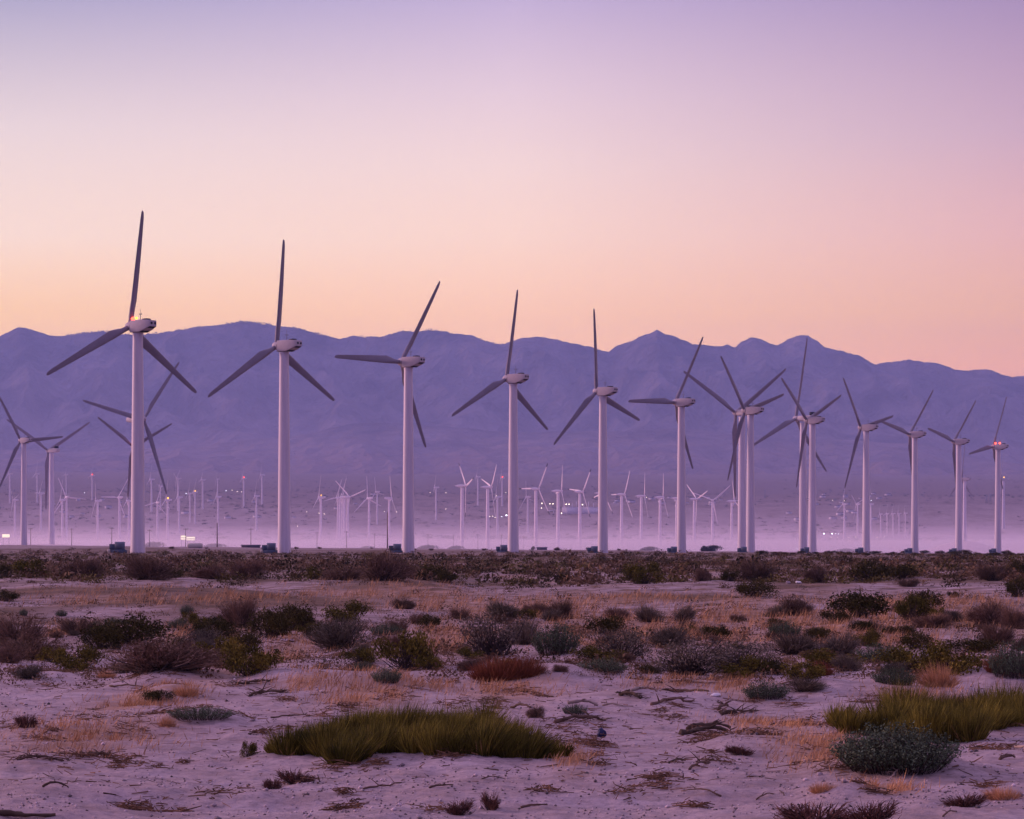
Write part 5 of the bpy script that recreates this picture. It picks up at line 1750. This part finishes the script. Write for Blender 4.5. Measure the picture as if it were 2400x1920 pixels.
# ------------------------------------------------------------------ driftwood and odd pieces, one by one
def wood(name, label, px0, py0, px1, py1, thick, mat='wood', twigs=3, arch=0.03, seed=0, lift=0.0, cat='driftwood'):
    rg = random.Random(seed)
    a = Vector(hit(px0, py0))
    b = Vector(hit(px1, py1))
    L = (b - a).length
    thick *= 0.62
    n = 11
    pts, rad = [], []
    for i in range(n):
        t = i / (n - 1)
        p = a.lerp(b, t)
        p.z = gz(p.x, p.y) + thick * 0.6 + arch * math.sin(math.pi * t) + lift * t
        if 0 < i < n - 1:
            p += Vector((rg.uniform(-1, 1), rg.uniform(-1, 1), rg.uniform(-0.3, 0.3))) * min(L, 1.5) * 0.03
        pts.append(p)
        rad.append(thick * (1 - 0.45 * t) * rg.uniform(0.85, 1.15))
    mb = MB()
    c = (a + b) / 2
    c.z = gz(c.x, c.y)
    mb.tube([p - c for p in pts], rad, 9)
    V = mb.v[0]
    V += (fbm(V[:, 0] * 9 + seed, V[:, 1] * 9 + V[:, 2] * 12, 5, 3)[:, None] * thick * np.array([0.5, 0.5, 0.9]))
    if twigs >= 5:                       # a heap: many loose sticks lying across each other
        ww = max(0.18, min(0.5, abs(b.x - a.x)))
        for k in range(34):
            q0 = a.lerp(b, rg.uniform(-0.05, 1.05))
            ang = rg.gauss(0, 0.5) + (math.pi if rg.random() < 0.5 else 0)
            l2 = ww * rg.uniform(0.15, 0.5)
            q0.x += rg.gauss(0, 0.1) * ww
            q0.z = gz(q0.x, q0.y) + rg.uniform(0.0, 1.6) * thick + 0.008
            q1 = q0 + Vector((math.cos(ang) * l2, math.sin(ang) * l2 * 0.7, rg.uniform(-0.01, 0.05)))
            qm = q0.lerp(q1, 0.5) + Vector((rg.gauss(0, 0.02), rg.gauss(0, 0.02), rg.gauss(0.008, 0.012)))
            t0 = rg.uniform(0.003, 0.009)
            mb.tube([q0 - c, qm - c, q1 - c], [t0, t0 * 0.8, t0 * 0.4], 5)
    for k in range(twigs):
        t = rg.uniform(0.2, 0.85)
        i = int(t * (n - 1))
        p = pts[i] - c
        dirv = Vector((rg.uniform(-1, 1), rg.uniform(-0.3, 0.3), rg.uniform(-0.02, 0.40))).normalized()
        l2 = min(L, 1.2) * rg.uniform(0.10, 0.26)
        mb.tube([p, p + dirv * l2 * 0.5 + Vector((0, 0, 0.01)), p + dirv * l2], [rad[i] * 0.6, rad[i] * 0.4, rad[i] * 0.15], 6)
    o = obj(name, mb.mesh(name, M[mat], True), loc=c)
    return tag(o, label, cat, 'driftwood on the near sand')


WOOD = [
    ('driftwood_log', 'short straight dark log lying at the bottom of the picture', 1222, 1893, 1282, 1889, 0.022, 'wood', 0, 0.0),
    ('fallen_branch', 'long dark branch with one end sticking up, lower right of the middle', 1690, 1868, 1596, 1856, 0.016, 'wood', 3, 0.03),
    ('fallen_branch', 'curved dark branch on open sand right of the long one', 1772, 1877, 1816, 1862, 0.014, 'wood', 1, 0.03),
    ('fallen_branch', 'short stub of dark wood right of the curved branch', 1828, 1855, 1838, 1865, 0.012, 'wood', 0, 0.01),
    ('driftwood_log', 'thick dark log heap left of the right sand rise', 1596, 1722, 1706, 1716, 0.06, 'wood', 4, 0.05),
    ('driftwood_log', 'second dark log leaning on the thick log heap', 1612, 1712, 1712, 1708, 0.05, 'wood', 3, 0.06),
    ('fallen_branch', 'tangled dark branch heap behind the thick log heap, right of centre', 1690, 1676, 1768, 1668, 0.04, 'wood', 6, 0.05),
    ('fallen_branch', 'curled dark root left end of the tangled branch heap', 1684, 1666, 1706, 1656, 0.045, 'wood', 4, 0.05),
    ('driftwood_log', 'pale arched driftwood behind the right end of the big rush clump', 1330, 1651, 1402, 1656, 0.045, 'palewood', 2, 0.05),
    ('driftwood_log', 'small pale driftwood right of the pale arched one', 1412, 1654, 1460, 1656, 0.03, 'palewood', 2, 0.02),
    ('fallen_branch', 'long knotted grey brown branch in the middle of the driftwood field', 1528, 1654, 1626, 1644, 0.045, 'wood', 4, 0.03),
    ('driftwood_log', 'longest pale log at the back of the driftwood field', 1572, 1598, 1682, 1603, 0.05, 'palewood', 2, 0.02),
    ('driftwood_log', 'pale thin log in front of the longest pale one', 1482, 1620, 1556, 1617, 0.04, 'palewood', 2, 0.03),
    ('fallen_branch', 'heap of dark roots left of the pale thin log', 1452, 1630, 1502, 1640, 0.05, 'wood', 6, 0.06),
    ('fallen_branch', 'dark flat log in the driftwood field right of the pale thin log', 1560, 1618, 1660, 1622, 0.045, 'wood', 3, 0.02),
    ('fallen_branch', 'dark brush heap behind the right end of the big rush clump', 1300, 1694, 1420, 1690, 0.04, 'wood', 7, 0.05),
    ('fallen_branch', 'dark red curved wood right behind the middle of the big rush clump', 1198, 1660, 1244, 1661, 0.035, 'wood', 1, 0.06),
    ('fallen_branch', 'forked driftwood on sand below the driftwood field', 1616, 1806, 1664, 1790, 0.026, 'wood', 4, 0.03),
    ('fallen_branch', 'small forked twig left of the forked driftwood', 1568, 1790, 1606, 1784, 0.018, 'wood', 4, 0.03),
    ('driftwood_log', 'reddish brown log on sand left of the brown brush pile', 1700, 1764, 1742, 1760, 0.03, 'wood', 2, 0.02),
    ('fallen_branch', 'dark curled root with a raised end at the lower left', 100, 1846, 160, 1850, 0.022, 'wood', 2, 0.05),
    ('fallen_branch', 'thin straight stick on sand right of the curled root, lower left', 146, 1846, 190, 1826, 0.008, 'wood', 0, 0.02),
    ('driftwood_log', 'dark half buried log at the bottom left corner', -10, 1912, 130, 1914, 0.045, 'wood', 2, 0.01),
    ('fallen_branch', 'dark branch on sand left of the bushes row, upper left of the near sand', 256, 1610, 340, 1614, 0.03, 'wood', 3, 0.03),
    ('fallen_branch', 'dark bark heap below the second tallest turbine on the near sand', 552, 1606, 634, 1598, 0.035, 'wood', 5, 0.04),
    ('fallen_branch', 'wide heap of broken sticks right of the dark bark heap', 585, 1634, 668, 1622, 0.035, 'wood', 7, 0.04),
    ('fallen_branch', 'long thin dark stick left of the big rush clump', 634, 1683, 730, 1678, 0.02, 'wood', 2, 0.02),
    ('fallen_branch', 'crooked stick leading to the left end of the big rush clump', 582, 1722, 640, 1712, 0.02, 'wood', 3, 0.03),
    ('fallen_branch', 'broken branch low on sand below the middle of the big rush clump', 850, 1852, 950, 1834, 0.018, 'wood', 3, 0.02),
    ('fallen_branch', 'short dark branch below the right half of the big rush clump', 1006, 1848, 1062, 1842, 0.018, 'wood', 3, 0.02),
    ('fallen_branch', 'flat arched stick below the right end of the big rush clump', 1128, 1828, 1184, 1828, 0.012, 'wood', 1, 0.03),
    ('fallen_branch', 'brown branch heap at the left of the near straw patch', 40, 1782, 150, 1786, 0.025, 'wood', 6, 0.03),
    ('fallen_branch', 'brown branch heap below the near straw patch', 190, 1776, 260, 1772, 0.025, 'wood', 5, 0.03),
    ('fallen_branch', 'dark twig on sand at the lower right below the sage', 2210, 1915, 2242, 1904, 0.014, 'wood', 2, 0.02),
    ('fallen_branch', 'brown root clump right of the big blue green sage', 2344, 1782, 2378, 1778, 0.03, 'wood', 4, 0.03),
    ('fallen_branch', 'dead twig curl at the foot of the big blue green sage', 2092, 1822, 2124, 1806, 0.018, 'palewood', 4, 0.05),
    ('driftwood_log', 'pale bone-like driftwood at the right edge', 2380, 1752, 2412, 1770, 0.028, 'palewood', 0, 0.05),
]
for i, (nm, lab, a, b, c, d, th, mt, tw, ar) in enumerate(WOOD):
    wood(nm, lab, a, b, c, d, th, mt, tw, ar, seed=100 + i)


def lump(name, label, cat, px, py, w, h, mat, seed):
    rg = np.random.default_rng(seed)
    x, d, z = hit(px, py)
    mb = MB().sphere((0, 0, 0), 1.0, 22, 14)
    V = mb.v[0]
    nn = 1 + (0.9 if 'bag' in name else 0.4) * fbm(V[:, 0] * 1.3 + seed, V[:, 1] * 1.3 + V[:, 2], seed, 3)
    V *= nn[:, None]
    V *= np.array([w / 2 / F * d, w / 2 / F * d * 0.8, h / F * d * 0.6])
    o = obj(name, mb.mesh(name, M[mat], True), loc=(x, d, z + h / F * d * 0.42))
    return tag(o, label, cat)


lump('plastic_bag', 'crumpled dark blue bag lying right of the big rush clump', 'bag', 1407, 1728, 22, 17, 'blue', 3)
lump('rock', 'smooth white rock in the driftwood field', 'rock', 1677, 1633, 24, 8, 'whiteplastic', 5)
lump('rock', 'small dark rock on sand left of the lower right sage', 'rock', 1922, 1819, 15, 8, 'stone', 6)
lump('rock', 'white rubble piece on the bank under the eighth tower', 'rock', 1871, 1368, 14, 6, 'whiteplastic', 7)
lump('rock', 'pale lilac rubble piece left of the white one on the bank', 'rock', 1847, 1369, 10, 7, 'stone', 8)
lump('rock', 'pale stone on the bank below the gap left of the third front tower', 'rock', 672, 1504, 32, 6, 'stone', 9)
lump('rock', 'tiny white stone on sand left of the dark bark heap', 'rock', 551, 1595, 8, 5, 'whiteplastic', 10)
